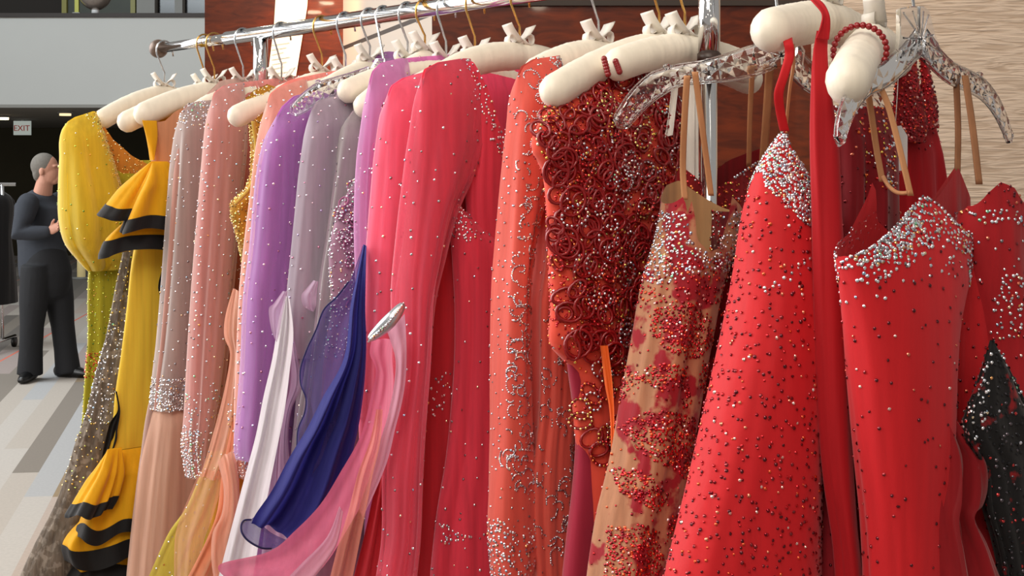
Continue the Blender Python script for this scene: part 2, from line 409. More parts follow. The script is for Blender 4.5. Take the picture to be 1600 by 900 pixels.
def scatter(G, tb, dens, r, pal, poly=None, seed=0, clump=None, fade=None):
    """crystals strewn over cloth, dens per square metre, within an outline in the hanging plane"""
    a, b, c, n, ar, ctr = tri_data(tb); fix_sign(tb); rs = np.random.RandomState(seed+11); rnd = random.Random(seed+3)
    N = rs.poisson(ar.sum()*dens*3)
    if N == 0: return
    idx = rs.choice(len(ar), N, p=ar/ar.sum()); u, v = rs.rand(N), rs.rand(N); f = u+v > 1; u[f], v[f] = 1-u[f], 1-v[f]
    P = a[idx]+(b[idx]-a[idx])*u[:, None]+(c[idx]-a[idx])*v[:, None]; fr = tb['fr']
    if fr is not None:
        al = (P[:, 0]-fr.X)*fr.v[0]+(P[:, 1]-fr.D)*fr.v[1]; X = fr.X+al*fr.v[0]+tb['off']*fr.u[0]; D = fr.D+al*fr.v[1]+tb['off']*fr.u[1]
        qx = CX+FPX*X/D; qy = YH-(P[:, 2]-EYE)*FPX/D
    else: qx = CX+FPX*P[:, 0]/P[:, 1]; qy = YH-(P[:, 2]-EYE)*FPX/P[:, 1]
    keep = np.ones(N, bool)
    if poly is not None: keep &= in_poly(poly, qx, qy)
    if clump:                                             # (cell in m, share kept): random patches
        cs, sh = clump; ph = rs.uniform(0, 6.28, 6); al = P[:, 0]+P[:, 1]
        q = np.sin(al*6.28/cs+ph[0]+1.7*np.sin(P[:, 2]*6.28/cs*.6+ph[1]))+np.sin(P[:, 2]*6.28/cs*1.1+ph[2]+1.5*np.sin(al*6.28/cs*.7+ph[3]))
        keep &= q > np.quantile(q, 1-sh)
    if fade: keep &= rs.rand(N) < np.clip(np.interp(qy, [fade[0], fade[1]], [1, fade[2]]), 0, 1)
    g = {}; cell = max(r*1.45, .93/math.sqrt(dens)); ok = []          # keep neighbours apart
    for i in np.nonzero(keep)[0]:
            k = tuple(np.floor(P[i]/cell).astype(int))
            if k in g: continue
            g[k] = 1; ok.append(i)
    for i in ok:
        nn = n[idx[i]]*tb['sgn'] if fr is not None else (n[idx[i]] if n[idx[i]][1] < 0 else -n[idx[i]])
        G.put(P[i]+nn*.0006, nn, r*rnd.uniform(.75, 1.2), pick(pal, rnd))
def bvh(tb):
    if 'bvh' not in tb: tb['bvh'] = BVHTree.FromPolygons([tuple(v) for v in tb['V']], [tuple(f) for f in tb['F']])
    return tb['bvh']
def on_cloth(tb, a, z, side=1):
    fr = tb['fr']; o = Vector(fr.W(a, z, .5*side)); d = Vector((-fr.u[0]*side, -fr.u[1]*side, 0))
    h = bvh(tb).ray_cast(o, d)
    if h[0] is None: return None
    n = h[1] if h[1].dot(d) < 0 else -h[1]
    return h[0], n
def row(G, tb, pts, step, r, pal, seed=0, side=1, off=0.0):
    """a string of crystals sewn along a line of the garment"""
    fr = tb['fr']; off = tb['off']; q = [Vector((*fr.pt(x, y, off), 0)) for x, y in pts]; q = smooth_path(q, 6) if len(q) > 2 else q
    rnd = random.Random(seed); left = 0.0
    for p0, p1 in zip(q, q[1:]):
        l = (p1-p0).length; t = left
        while t < l:
            p = p0+(p1-p0)*(t/l); h = on_cloth(tb, p.x, p.y, side)
            if h: G.put(tuple(h[0]+h[1]*.0008), tuple(h[1]), r*rnd.uniform(.85, 1.12), pick(pal, rnd))
            t += step
        left = t-l
def sample_on(tb, n, poly=None, seed=0, front=True):
    fr = tb['fr']; rs = random.Random(seed); out = []
    xs = [p[0] for p in poly]; ys = [p[1] for p in poly]; tries = 0
    while len(out) < n and tries < n*20:
        tries += 1; x, y = rs.uniform(min(xs), max(xs)), rs.uniform(min(ys), max(ys))
        if not in_poly(poly, np.array([x]), np.array([y]))[0]: continue
        h = on_cloth(tb, *fr.pt(x, y, tb['off']), 1)
        if h: out.append((h[0], h[1]))
    return out
def loops(g, name, tb, n, poly, rr, cord, mat, G=None, pal='fire', gr=.0022, seed=0, parent=None, gshare=.4, segs=14):
    """beaded cord loops lying on the cloth, some of them studded with crystals"""
    rnd = random.Random(seed); mb = MB()
    for p, nn in sample_on(tb, n, poly, seed):
        r1 = rnd.uniform(*rr); r2 = r1*rnd.uniform(.55, 1); t0 = rnd.uniform(0, 3.14)
        A = nn.cross(Vector((.1, .2, .97))).normalized(); B = nn.cross(A); A, B = A*math.cos(t0)+B*math.sin(t0), B*math.cos(t0)-A*math.sin(t0)
        lift = rnd.uniform(.002, .006)
        pts = [p+nn*lift+A*(r1*math.cos(2*math.pi*k/segs))+B*(r2*math.sin(2*math.pi*k/segs)) for k in range(segs)]
        if mat is not None: mb.tube(pts+[pts[0]], cord, 4, cap=False)
        if G is not None and rnd.random() < gshare:
            m = max(6, int(2*math.pi*(r1+r2)/2/(gr*2.6))); pl = pal if isinstance(pal, str) else rnd.choice(pal)
            for k in range(m):
                t = 2*math.pi*k/m
                G.put(tuple(p+nn*(lift+cord*.9)+A*(r1*math.cos(t))+B*(r2*math.sin(t))), tuple(nn), gr, pick(pl, rnd))
    if mat is not None: stuff(mb.build(name, mat, parent or g, True, g.location))
def swirls(G, tb, n, poly, r, pal, seed=0, size=(.006, .018)):
    """scrolls of crystals"""
    rnd = random.Random(seed)
    for p, nn in sample_on(tb, n, poly, seed):
        A = nn.cross(Vector((.1, .2, .97))).normalized(); B = nn.cross(A); s = rnd.uniform(*size); t0 = rnd.uniform(0, 6.28); tw = rnd.choice((-1, 1))*rnd.uniform(1.5, 4)
        m = int(s*rnd.uniform(3, 5)/(r*2.3)); 
        for k in range(max(m, 5)):
            f = k/max(m, 5); q = s*(1-.65*f); t = t0+tw*f
            o = p+A*(q*math.cos(t))+B*(q*math.sin(t)); h = bvh(tb).find_nearest(o)
            if h[0] is None: continue
            n2 = h[1] if h[1].dot(nn) > 0 else -h[1]
            G.put(tuple(h[0]+n2*.0008), tuple(n2), r*(1.1-.4*f), pick(pal, rnd))
# ------------------------------------------------------------------ hangers
def hook_shape(fr, zc, wire, hand=1, rr=.0032):
    """wire hook from the hanger's neck up, kinked sideways and over the rail"""
    R = .0205; zr = RAILZ-.0035; h = zr-zc
    P = [(0, zc-.01), (0, zc+h*.38), (hand*.004, zc+h*.46), (hand*R*.96, zr-.012)]
    for k in range(0, 11):
        t = math.radians(-8+k*19.5); P.append((hand*R*math.cos(t), zr+R*math.sin(t)))
    P.append((-hand*(R+.002), zr-.016))
    mb = MB(); mb.tube([fr.W(a, z, 0) for a, z in P[:3]]+[fr.W(a, z, 0) for a, z in P[3:]], rr*.62, 8, round_ends=False)
    return mb
def padded_hanger(label, fr, tip, zc, rad=.021, wire='steel', L=None, hand=1, bow=True, sag=1.5, rend=None, far=None):
    """satin padded hanger: tip = (a, z) of the near end in its hanging plane"""
    g = thing('padded_hanger', label, 'hanger', (fr.X, fr.D, zc), 'padded satin hangers on the rail')
    Lh, zt = tip; n = 90; pts = []; rr = []; Lh -= rad*.8; rw = random.Random(int(fr.D*1000)); wr = [rw.uniform(-1, 1) for _ in range(n)]
    for i in range(n):
        f = -1+2*i/(n-1); pts.append(fr.W(f*Lh, zc-rad*.9-(zc-rad*.9-(zt if f > 0 or far is None else far))*abs(f)**sag, 0))
        r = rad*(1+(.016*wr[i]+.02*(i % 7 == 3)-.012*(i % 9 == 5))*(1-.8*abs(f)**3)); r *= 1-.12*math.exp(-(f/.08)**2)
        if rend: r *= 1+(rend-1)*abs(f)
        rr.append(r)
    mb = MB(); mb.tube(pts, rr, 16, [r*1.12 for r in rr], round_ends=True); mb.build('padding', SATIN, g, True, g.location)
    hook_shape(fr, zc, wire, hand).build('hook', BRASSWIRE if wire == 'gold' else STEELWIRE, g, True, g.location)
    if bow:
        rnd = random.Random(int(fr.X*9999)); mb = MB()
        for sgn in (-1, 1):                                  # two stiff ribbon ends standing up and two loops
            for kind in (0, 1):
                m = 9; E = []
                for k in range(m):
                    t = k/(m-1)
                    if kind == 0: a, z = sgn*(.004+.026*t+.004*math.sin(3*t)), zc+.002+.034*t*(1-.15*t)
                    else: a, z = sgn*(.002+.022*math.sin(math.pi*t)), zc+.002+.014*math.sin(2*math.pi*t)*.6+.004
                    w = .013 if kind == 0 else .008
                    o = .004*sgn*(1-2*kind)
                    E.append((fr.W(a, z, o-w), fr.W(a+.002, z+.003, o+w)))
                V = [p for e in E for p in e]; mb.add(V, [(2*k, 2*k+2, 2*k+3, 2*k+1) for k in range(m-1)])
        mb.sphere(fr.W(0, zc+.004, 0), .007, 8, 6)
        o = mb.build('bow', RIBBON, g, True, g.location)
        md = o.modifiers.new('thick', 'SOLIDIFY'); md.thickness = .0012
    return g
# ================================================================== THE SETTING
def carpet_material():
    m, N, L, b = new_mat('striped hall carpet')
    tc = N.new('ShaderNodeTexCoord'); sx = N.new('ShaderNodeSeparateXYZ')
    mp = N.new('ShaderNodeMapping'); mp.inputs['Rotation'].default_value = (0, 0, math.radians(-7)); L.new(tc.outputs['Object'], mp.inputs['Vector'])
    L.new(mp.outputs[0], sx.inputs[0])
    def mth(op, a, bb=None):
        n = N.new('ShaderNodeMath'); n.operation = op
        for i, q in enumerate((a, bb)):
            if q is None: continue
            if isinstance(q, (int, float)): n.inputs[i].default_value = q
            else: L.new(q, n.inputs[i])
        return n.outputs[0]
    def cells(width, length, skew):
        x = mth('ADD', sx.outputs['X'], mth('MULTIPLY', sx.outputs['Y'], skew))
        cx = mth('FLOOR', mth('DIVIDE', x, width))
        w1 = N.new('ShaderNodeTexWhiteNoise'); w1.noise_dimensions = '1D'; L.new(cx, w1.inputs['W'])
        cy = mth('FLOOR', mth('ADD', mth('DIVIDE', sx.outputs['Y'], length), mth('MULTIPLY', w1.outputs['Value'], 7.3)))
        cv = N.new('ShaderNodeCombineXYZ'); L.new(cx, cv.inputs[0]); L.new(cy, cv.inputs[1])
        w2 = N.new('ShaderNodeTexWhiteNoise'); w2.noise_dimensions = '2D'; L.new(cv.outputs[0], w2.inputs['Vector']); return w2.outputs['Value']
    r = N.new('ShaderNodeValToRGB'); r.color_ramp.interpolation = 'CONSTANT'
    cols = [(0, '#a39a8f'), (.2, '#5c5446'), (.36, '#aaa49c'), (.5, '#6a6053'), (.62, '#8c7d77'), (.76, '#9a9b9c'), (.82, '#7d653c'), (.88, '#4c443a'), (.95, '#a39285')]
    r.color_ramp.elements[0].position = 0; r.color_ramp.elements[0].color = srgb(cols[0][1])
    for p, c in cols[1:-1]:
        e = r.color_ramp.elements.new(p); e.color = srgb(c)
    r.color_ramp.elements[-1].position = cols[-1][0]; r.color_ramp.elements[-1].color = srgb(cols[-1][1])
    L.new(cells(.14, 3.0, .1), r.inputs[0])
    # thin red thread lines and narrow pale pinstripes
    x = mth('ADD', sx.outputs['X'], 0.0)
    fr_ = mth('FRACT', mth('DIVIDE', x, 1.9)); red = mth('LESS_THAN', mth('ABSOLUTE', mth('SUBTRACT', fr_, .42)), .006)
    mx = N.new('ShaderNodeMix'); mx.data_type = 'RGBA'; L.new(red, mx.inputs[0]); L.new(r.outputs[0], mx.inputs[6]); mx.inputs[7].default_value = srgb('#c8502c')
    nz = N.new('ShaderNodeTexNoise'); nz.inputs['Scale'].default_value = 60; L.new(tc.outputs['Object'], nz.inputs['Vector'])
    h = N.new('ShaderNodeHueSaturation'); rr = N.new('ShaderNodeMapRange'); rr.inputs[3].default_value = .86; rr.inputs[4].default_value = 1.12
    L.new(nz.outputs['Fac'], rr.inputs[0]); L.new(rr.outputs[0], h.inputs['Value']); L.new(mx.outputs[2], h.inputs['Color']); L.new(h.outputs[0], b.inputs['Base Color'])
    b.inputs['Roughness'].default_value = .95; b.inputs['Sheen Weight'].default_value = .2
    return m
def wood_material(name, c0, c1, rough=.28):
    m, N, L, b = new_mat(name)
    tc = N.new('ShaderNodeTexCoord'); mp = N.new('ShaderNodeMapping'); mp.inputs['Scale'].default_value = (2.2, 2.2, 9)
    L.new(tc.outputs['Object'], mp.inputs['Vector'])
    n = N.new('ShaderNodeTexNoise'); n.inputs['Scale'].default_value = 4; n.inputs['Detail'].default_value = 7; n.inputs['Distortion'].default_value = 1.2
    L.new(mp.outputs[0], n.inputs['Vector'])
    r = N.new('ShaderNodeValToRGB'); r.color_ramp.elements[0].position = .32; r.color_ramp.elements[1].position = .72
    r.color_ramp.elements[0].color = srgb(c0); r.color_ramp.elements[1].color = srgb(c1)
    L.new(n.outputs['Fac'], r.inputs[0]); L.new(r.outputs[0], b.inputs['Base Color']); b.inputs['Roughness'].default_value = rough
    b.inputs['Coat Weight'].default_value = .3; b.inputs['Coat Roughness'].default_value = .04; b.inputs['Specular IOR Level'].default_value = .3
    return m
def wallpaper_material():
    m, N, L, b = new_mat('rippled cream wallcovering')
    tc = N.new('ShaderNodeTexCoord'); mp = N.new('ShaderNodeMapping'); mp.inputs['Scale'].default_value = (4.2, 4.2, 46)
    mp.inputs['Rotation'].default_value = (0, math.radians(4), 0)
    L.new(tc.outputs['Object'], mp.inputs['Vector'])
    n = N.new('ShaderNodeTexNoise'); n.inputs['Scale'].default_value = 1.6; n.inputs['Detail'].default_value = 2; n.inputs['Distortion'].default_value = 1.4
    L.new(mp.outputs[0], n.inputs['Vector'])
    r = N.new('ShaderNodeValToRGB'); r.color_ramp.elements[0].position = .36; r.color_ramp.elements[1].position = .56
    r.color_ramp.elements[0].color = srgb('#c0aa95'); r.color_ramp.elements[1].color = srgb('#d9c6b3')
    L.new(n.outputs['Fac'], r.inputs[0]); L.new(r.outputs[0], b.inputs['Base Color']); b.inputs['Roughness'].default_value = .5
    bp = N.new('ShaderNodeBump'); bp.inputs['Strength'].default_value = .6; bp.inputs['Distance'].default_value = .01
    L.new(n.outputs['Fac'], bp.inputs['Height']); L.new(bp.outputs[0], b.inputs['Normal'])
    return m
CARPET = carpet_material()
WOOD = wood_material('polished cherry panelling', '#471704', '#6e2a08')
WALLPAPER = wallpaper_material()
CREAM = simple('cream panel', '#b0a69c', .45, noise=.03, nscale=3)
DARKWALL = simple('dark olive wall', '#4a4634', .8, noise=.25, nscale=1.5)
FASCIA = simple('pale grey plaster', '#bcbcb8', .7, noise=.03, nscale=2)
GREYTRIM = simple('grey painted trim', '#9a9a96', .6)
BLACKGLASS = simple('dark window pane', '#15151a', .15)
DARKTRIM = simple('dark trim', '#2a201a', .6)
BRONZE = simple('bronze trim', '#7a5a46', .4, .3)

def flat_box(name, lo, hi, mat, kind='structure', parent=None):
    mb = MB(); mb.box([(lo[i]+hi[i])/2 for i in range(3)], [hi[i]-lo[i] for i in range(3)])
    o = mb.build(name, mat, parent, False)
    if kind and parent is None: o['kind'] = kind
    return o
flat_box('floor', (-14, -3.5, -.1), (6, 26, 0), CARPET)
# gallery: pale parapet, its soffit, the dark hall under it and the lit floor above
flat_box('wall_gallery', (-14, 16, 2.44), (-2.0, 16.25, 3.53), FASCIA)
flat_box('trim_1', (-14, 15.97, 3.53), (-2.0, 16.28, 3.58), DARKTRIM)
flat_box('ceiling', (-14, 16.0, 2.40), (-2.0, 24, 2.44), simple('grey soffit', '#8c8a84', .8))
flat_box('wall_back', (-14, 24, 0), (-2.0, 24.2, 2.44), DARKWALL)
flat_box('wall_upper', (-14, 19, 2.44), (-2.0, 19.2, 6.2), simple('dark upper wall', '#2b2622', .8))
for k, (a, b_) in enumerate([(218, 246), (277, 289)]):
    X0, X1 = (a-800)/2000*18.9, (b_-800)/2000*18.9
    flat_box('trim_%d' % (k+2), (X0, 18.75, 2.5), (X1, 19.05, 6), GREYTRIM)
for k, (a, b_) in enumerate([(249, 275), (291, 330)]):
    X0, X1 = (a-800)/2000*18.9, (b_-800)/2000*18.9
    w = flat_box('window_%d' % (k+1), (X0, 18.9, 3.9), (X1, 18.98, 5.9), BLACKGLASS)
    fb = MB(); fb.box(((X0+X1)/2, 18.9, 3.84), (X1-X0+.1, .16, .1)); fb.build('window_frame', BRONZE, w, False)
# art on the upper wall, beside the columns
art = flat_box('wall_picture', (-6.55, 18.86, 3.5), (-5.6, 18.95, 4.7), simple('olive blue picture', '#3a4034', .5, noise=.5, nscale=3), None)
tag(art, 'dark olive picture hung on the upper gallery wall behind the globe lamp', 'picture')
fb = MB()
for x in (-6.58, -5.57): fb.box((x, 18.85, 4.1), (.07, .1, 1.3))
fb.box((-6.08, 18.85, 3.46), (1.08, .1, .07)); fb.build('picture_frame', simple('yellow gilt frame', '#8f8a3a', .4), art, False)
# globe lamp on the parapet
gl = thing('globe_lamp', 'grey globe lamp on a short white post on the gallery parapet', 'lamp', (-5.24, 16.1, 3.58))
mb = MB(); mb.sphere((0, 0, .25), .2, 24, 16); mb.build('globe', simple('smoked mirror globe', '#b0a49c', .18, .6), gl)
mb = MB(); mb.tube([(0, 0, 0), (0, 0, .08)], [.05, .045], 12); mb.build('post', simple('white post', '#dcdcdc', .5), gl)
post = thing('marker_post', 'slim yellow green marker strip standing on the gallery parapet', 'post', (-5.47, 16.1, 3.58))
mb = MB(); mb.box((0, 0, .3), (.05, .04, .6)); mb.build('strip', simple('lime strip', '#b0b045', .5), post, False)
mb = MB(); mb.box((0, 0, .01), (.09, .09, .02)); mb.build('foot', GREYTRIM, post, False)
# exit sign under the gallery
ex = thing('exit_sign', 'lit white exit sign with red letters hanging under the gallery', 'sign', (-7.65, 20, 2.36))
mb = MB(); mb.box((0, 0, -.09), (.26, .05, .22)); mb.build('sign_panel', simple('lit exit panel', '#b9c2bb', .5, emit=.55), ex, False)
mb = MB(); mb.box((0, 0, .05), (.03, .03, .06)); mb.build('bracket', GREYTRIM, ex, False)
fc = bpy.data.curves.new('exit_text', 'FONT'); fc.body = 'EXIT'; fc.size = .125; fc.align_x = 'CENTER'; fc.extrude = .004
fo = bpy.data.objects.new('tmp', fc); COL.objects.link(fo)
bpy.context.view_layer.update()
tm = bpy.data.meshes.new_from_object(fo.evaluated_get(bpy.context.evaluated_depsgraph_get())); bpy.data.objects.remove(fo)
tx = link('lettering', tm, simple('red lettering', '#a03a2c', .5, emit=.3), ex); tx.location = (0, -.03, -.135); tx.rotation_euler = (math.pi/2, 0, 0)
for k, (px, py, y) in enumerate([(5, 172, 18.4), (102, 168, 17.0)]):
    lp = thing('ceiling_downlight', ['small warm downlight in the gallery soffit left of the exit sign', 'small dim downlight in the gallery soffit right of the exit sign'][k], 'lamp', ((px-800)/2000*y, y, 2.4), 'downlights in the gallery soffit')
    mb = MB(); mb.tube([(0, 0, -.03), (0, 0, 0)], .1, 16); mb.build('rim', GREYTRIM, lp)
    mb = MB(); mb.tube([(0, 0, -.06), (0, 0, -.031)], .075, 16); mb.build('bulb', simple('downlight glow', '#ffe2b0', .5, emit=[6, 1.2][k]), lp)
# cherry walls, receding cream panels, rippled cream wall
flat_box('wall_left', (-1.39, 5.79, 0), (-.74, 5.95, 3.6), WOOD)
flat_box('wall_far', (-.25, 4.0, 0), (1.0, 4.15, 3.6), WOOD)
flat_box('trim_4', (-.101, 3.985, 2.155), (1.0, 4.0, 2.172), DARKTRIM)
flat_box('wall_right', (.935, 3.78, 0), (4.2, 4.0, 3.6), WALLPAPER)
e0, e1 = Vector((-.1, 4.0, 0)), Vector((-.764, 5.79, 0)); dr = (e1-e0).normalized(); nrm = Vector((-dr.y, dr.x, 0)); nrm = nrm if nrm.y < 0 else -nrm
def slab(name, t0, t1, z0, z1, d, mat, parent=None):
    p = [e0+dr*t0, e0+dr*t1]; V = []
    for q in p:
        for z in (z0, z1): V += [(q.x, q.y, z), (q.x-nrm.x*d, q.y-nrm.y*d, z)]
    mb = MB(); mb.add(V, [(0, 1, 3, 2), (4, 6, 7, 5), (0, 4, 5, 1), (2, 3, 7, 6), (0, 2, 6, 4), (1, 5, 7, 3)])
    o = mb.build(name, mat, parent, False)
    return o
ln = (e1-e0).length
for k, (z0, z1) in enumerate([(0, 2.182), (2.2, 3.6)]):
    pn = slab('wall_panel', 0, ln, z0, z1, .08, CREAM); structure(pn)
structure(slab('trim_5', 0, ln, 2.182, 2.2, .06, DARKTRIM))
# paper notice taped to the cherry wall
pn = thing('paper_notice', 'white printed paper notice taped to the cherry wall behind the rail', 'notice', (-.98, 5.78, 2.05))
def paper(name, q, mat, y, parent, th=.004):
    V = []
    for (x, py) in q:
        p = px3(x, py, y); V += [(p.x, y, p.z), (p.x, y+th, p.z)]
    F = [tuple(range(0, 2*len(q), 2))[::-1], tuple(range(1, 2*len(q), 2))]+[(2*i, 2*i+1, 2*((i+1) % len(q))+1, 2*((i+1) % len(q))) for i in range(len(q))]
    return mesh_np(name, V, F, mat, parent, False, parent.location)
paper('sheet', [(434, -60), (484, -60), (480, 10), (462, 122), (418, 122), (428, 40)], simple('white paper', '#f6f6f4', .6, emit=0), 5.77, pn)
for k in range(7):
    y = 70+k*7.5; paper('text_line', [(424+k*.2, y), (452-(k % 3)*5, y-4), (452-(k % 3)*5, y-2.6), (424+k*.2, y+1.4)], simple('grey print', '#c9c9cc', .6), 5.767, pn, .002)
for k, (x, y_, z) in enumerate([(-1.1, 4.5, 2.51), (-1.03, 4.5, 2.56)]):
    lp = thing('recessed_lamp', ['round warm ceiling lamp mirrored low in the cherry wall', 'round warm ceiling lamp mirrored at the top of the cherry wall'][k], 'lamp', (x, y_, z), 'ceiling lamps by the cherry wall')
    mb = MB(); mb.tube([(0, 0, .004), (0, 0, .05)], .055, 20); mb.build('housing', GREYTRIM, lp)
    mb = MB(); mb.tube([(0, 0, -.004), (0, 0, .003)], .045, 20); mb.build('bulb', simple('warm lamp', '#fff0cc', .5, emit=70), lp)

# ================================================================== THE RACK
rk = thing('clothes_rack', 'chrome rolling clothes rack carrying the whole row of gowns', 'clothes rack', (*rail_pt(.5), 0))
def rp(s, z=RAILZ): x, y = rail_pt(s); return (x, y, z)
o0 = rk.location
mb = MB(); mb.tube([rp(-.115), rp(1.55)], .0152, 24); mb.build('rail', CHROME, rk, True, o0)
mb = MB(); mb.tube([rp(-.375), rp(-.115)], .0112, 20); mb.build('rail_extension', CHROME, rk, True, o0)
mb = MB(); mb.sphere(rp(-.385), .0225, 20, 14, (1, 1, 1)); mb.build('end_knob', simple('dark rubber knob', '#6b5a50', .35, .3), rk, True, o0)
for s in (0.0, 1.0):
    mb = MB(); mb.tube([rp(s, RAILZ-.01), rp(s, 1.805)], .0155, 24); u = mb.build('upright_sleeve', CHROME, rk, True, o0)
    mb = MB(); mb.tube([rp(s, 1.806), rp(s, .09)], .0115, 20); mb.build('upright', CHROME, rk, True, o0)
    mb = MB(); mb.tube([rp(s, 1.80), rp(s, 1.812)], .017, 20); mb.build('collar', simple('dark collar', '#3a2a24', .4), u, True, o0)
    for sg in (-1, 1):
        q = Vector(rp(s, .09)); f = Vector((-.745, -.668, 0))*.24*sg
        mb = MB(); mb.tube([q, q+f], .0125, 14); ft = mb.build('foot', CHROME, rk, True, o0)
        e = q+f; mb = MB(); mb.tube([e+Vector((-.012, 0, -.055)), e+Vector((.012, 0, -.055))], .035, 16); mb.build('caster', simple('black caster', '#151515', .5), ft, True, o0)
mb = MB(); mb.tube([rp(0, .1), rp(1, .1)], .012, 14); mb.build('lower_bar', CHROME, rk, True, o0)
# ================================================================== THE GOWNS (left to right along the rail)
GG = 'ballroom gowns on the rack'
def gown(name, label, fr, hem=.35): return thing(name, label, 'gown', (fr.X, fr.D, hem), GG)

# --- 1 yellow green gown with puffed sheer sleeve
fr = rail_frame(257); g = gown('chiffon_gown', 'lime yellow chiffon gown with a ballooning sheer sleeve, first at the rail end', fr)
LIME = fabric('lime stoned chiffon', '#b9ae2c', sheen=.4, trans=.2, streak=.2)
YEL = fabric('sheer yellow chiffon', '#f8e34e', sheen=.8, trans=.35, streak=.14, sheer=.5); YELI = fabric('yellow lining', '#e8c41c', sheen=.4, trans=.3, streak=.2)
YOKE = fabric('orange nude yoke mesh', '#d98f38', sheen=.3, trans=.25, streak=.15, lining='#a86a35')
b = tube(g, fr, 'skirt', LIME, [(158, 250), (150, 330), (140, 420), (138, 470), (138, 530), (134, 580), (130, 640), (126, 700), (118, 800), (110, 905)], -.16, T=.03, hem=.35, seed=1, fold=(.008, 6))
y = tube(g, fr, 'yoke', YOKE, [(150, 174), (160, 230), (168, 300), (172, 345)], -.17, T=.026, top=[(150, 174), (158, 195), (172, 218), (200, 244), (232, 261), (262, 258), (300, 240), (330, 190)], topb=[(150, 174), (166, 205), (200, 238), (232, 256), (262, 254), (330, 190)], seed=2, fold=(.002, 5), close=False)
s = tube(g, fr, 'sleeve', YEL, [(106, 190), (98, 202), (96, 250), (95, 300), (97, 350), (106, 384), (124, 408), (138, 424)], [(150, 174), (162, 215), (176, 260), (190, 310), (200, 360), (203, 395), (197, 418), (160, 430)], T=[(100, 180, .03), (100, 260, .045), (100, 360, .06), (100, 420, .02), (100, 430, .006)], top=[(106, 190), (118, 183), (150, 174)], off=.03, seed=3, fold=(.008, 4), lining=YELI)
G = Gems(); scatter(G, b, 5200, .0026, 'lime', seed=1); scatter(G, s, 700, .0026, 'lime', seed=2); scatter(G, y, 9000, .0024, 'gold', seed=3)
scatter(G, s, 14000, .0024, 'gold', [(128, 170), (152, 170), (185, 290), (195, 360), (176, 340), (160, 260)], 4)
scatter(G, b, 16000, .0026, 'fire', [(128, 555), (160, 545), (156, 590), (128, 590)], 5)
G.build(g)
padded_hanger('white padded hanger at the rail end with the lime yellow gown', fr, fr.pt(150, 186), fr.pt(262, 136)[1], .021)

# --- 2 brown grey sequinned mermaid gown
fr = rail_frame(320); g = gown('mermaid_gown', 'taupe lace mermaid gown banded with silver stones, flaring out behind the yellow and black gown', fr)
TAUPE = fabric('taupe lace', '#6d6155', sheen=.35, trans=.15, streak=.35, col2='#8d8276', cscale=55, cthr=.55, bump=.9)
b = tube(g, fr, 'body', TAUPE, [(205, 330), (203, 345), (196, 400), (184, 455), (168, 530), (150, 590), (135, 650), (118, 695), (105, 740), (84, 795), (55, 850), (26, 912)], -.17, T=[(100, 240, .03), (100, 600, .035), (100, 900, .06)], hem=.42, seed=4, fold=(.012, 8))
G = Gems(); scatter(G, b, 5200, .0028, 'gold', [(150, 300), (240, 300), (240, 520), (150, 520)], 1); scatter(G, b, 9000, .003, 'silver', [(120, 500), (260, 500), (250, 660), (110, 660)], 2)
scatter(G, b, 3800, .0028, 'gold', [(90, 650), (260, 650), (240, 770), (70, 770)], 3); G.build(g)
padded_hanger('white padded hanger with the lower rounded tip, carrying the taupe gown', fr, fr.pt(187, 190), fr.pt(305, 138)[1], .0215, 'gold')

# --- 3 yellow gown with black trimmed ruffles
fr = rail_frame(335); g = gown('ruffled_gown', 'bright yellow gown with black edged ruffles at sleeve and hem', fr)
YB = fabric('bright yellow crepe', '#f5b414', sheen=.25, trans=.2, streak=.06, lining='#c8a52a')
YS = fabric('yellow chiffon skirt', '#ffd644', sheen=.35, trans=.25, streak=.12)
BK = fabric('black ribbon trim', '#121214', sheen=.15, trans=0, rough=.7, streak=.05)
PEACHN = fabric('peach nude mesh', '#dd9d78', sheen=.2, trans=.2, streak=.1, lining='#e0a83c')
b = tube(g, fr, 'skirt', YS, [(240, 262), (232, 300), (218, 360), (207, 415), (200, 480), (190, 560), (181, 620), (178, 660), (171, 700), (166, 760), (158, 905)], -.17, T=.028, hem=.4, seed=5, fold=(.009, 5))
tube(g, fr, 'yoke', PEACHN, [(224, 192), (234, 225), (240, 262), (244, 300)], -.17, T=.03, top=[(224, 192), (250, 190), (268, 172), (300, 165)], seed=6, fold=(.003, 6), close=False)
tube(g, fr, 'strap', YB, [(222, 188), (229, 215), (236, 250)], [(245, 188), (246, 215), (240, 252)], T=.008, off=.02, seed=7, fold=(.001, 3))
def ruffle(nm, L, R, off, T, seed, wv, w1=.84, top=None):
    r = tube(g, fr, nm, YB, L, R, T=T, off=off, seed=seed, fold=(.013, 3), hemwave=wv, top=top, nt=90, close=True, foldtop=.06)
    tube(g, fr, 'black_trim', BK, L, R, T=T, off=off, seed=seed, fold=(.013, 3), hemwave=wv, top=top, nt=90, w0=w1, w1=1.0, nw=10, grow=.0015, close=True, parent=r['ob'], foldtop=.06)
ruffle('sleeve_ruffle', [(236, 252), (216, 272), (194, 297), (174, 322), (161, 338)], [(262, 252), (292, 300), (300, 345), (300, 360)], .052, [(200, 250, .012), (200, 340, .035)], 8, (.010, 2), .80)
ruffle('sleeve_ruffle', [(238, 254), (226, 280), (212, 305), (198, 335), (186, 362)], [(262, 252), (292, 300), (300, 345), (300, 372)], .075, [(200, 250, .012), (200, 370, .03)], 9, (.006, 3), .80)
ruffle('sleeve_ruffle', [(212, 330), (192, 350), (172, 372), (162, 398)], [(265, 330), (296, 360), (300, 400), (300, 420)], .045, [(200, 330, .014), (200, 410, .04)], 10, (.010, 2), .62)
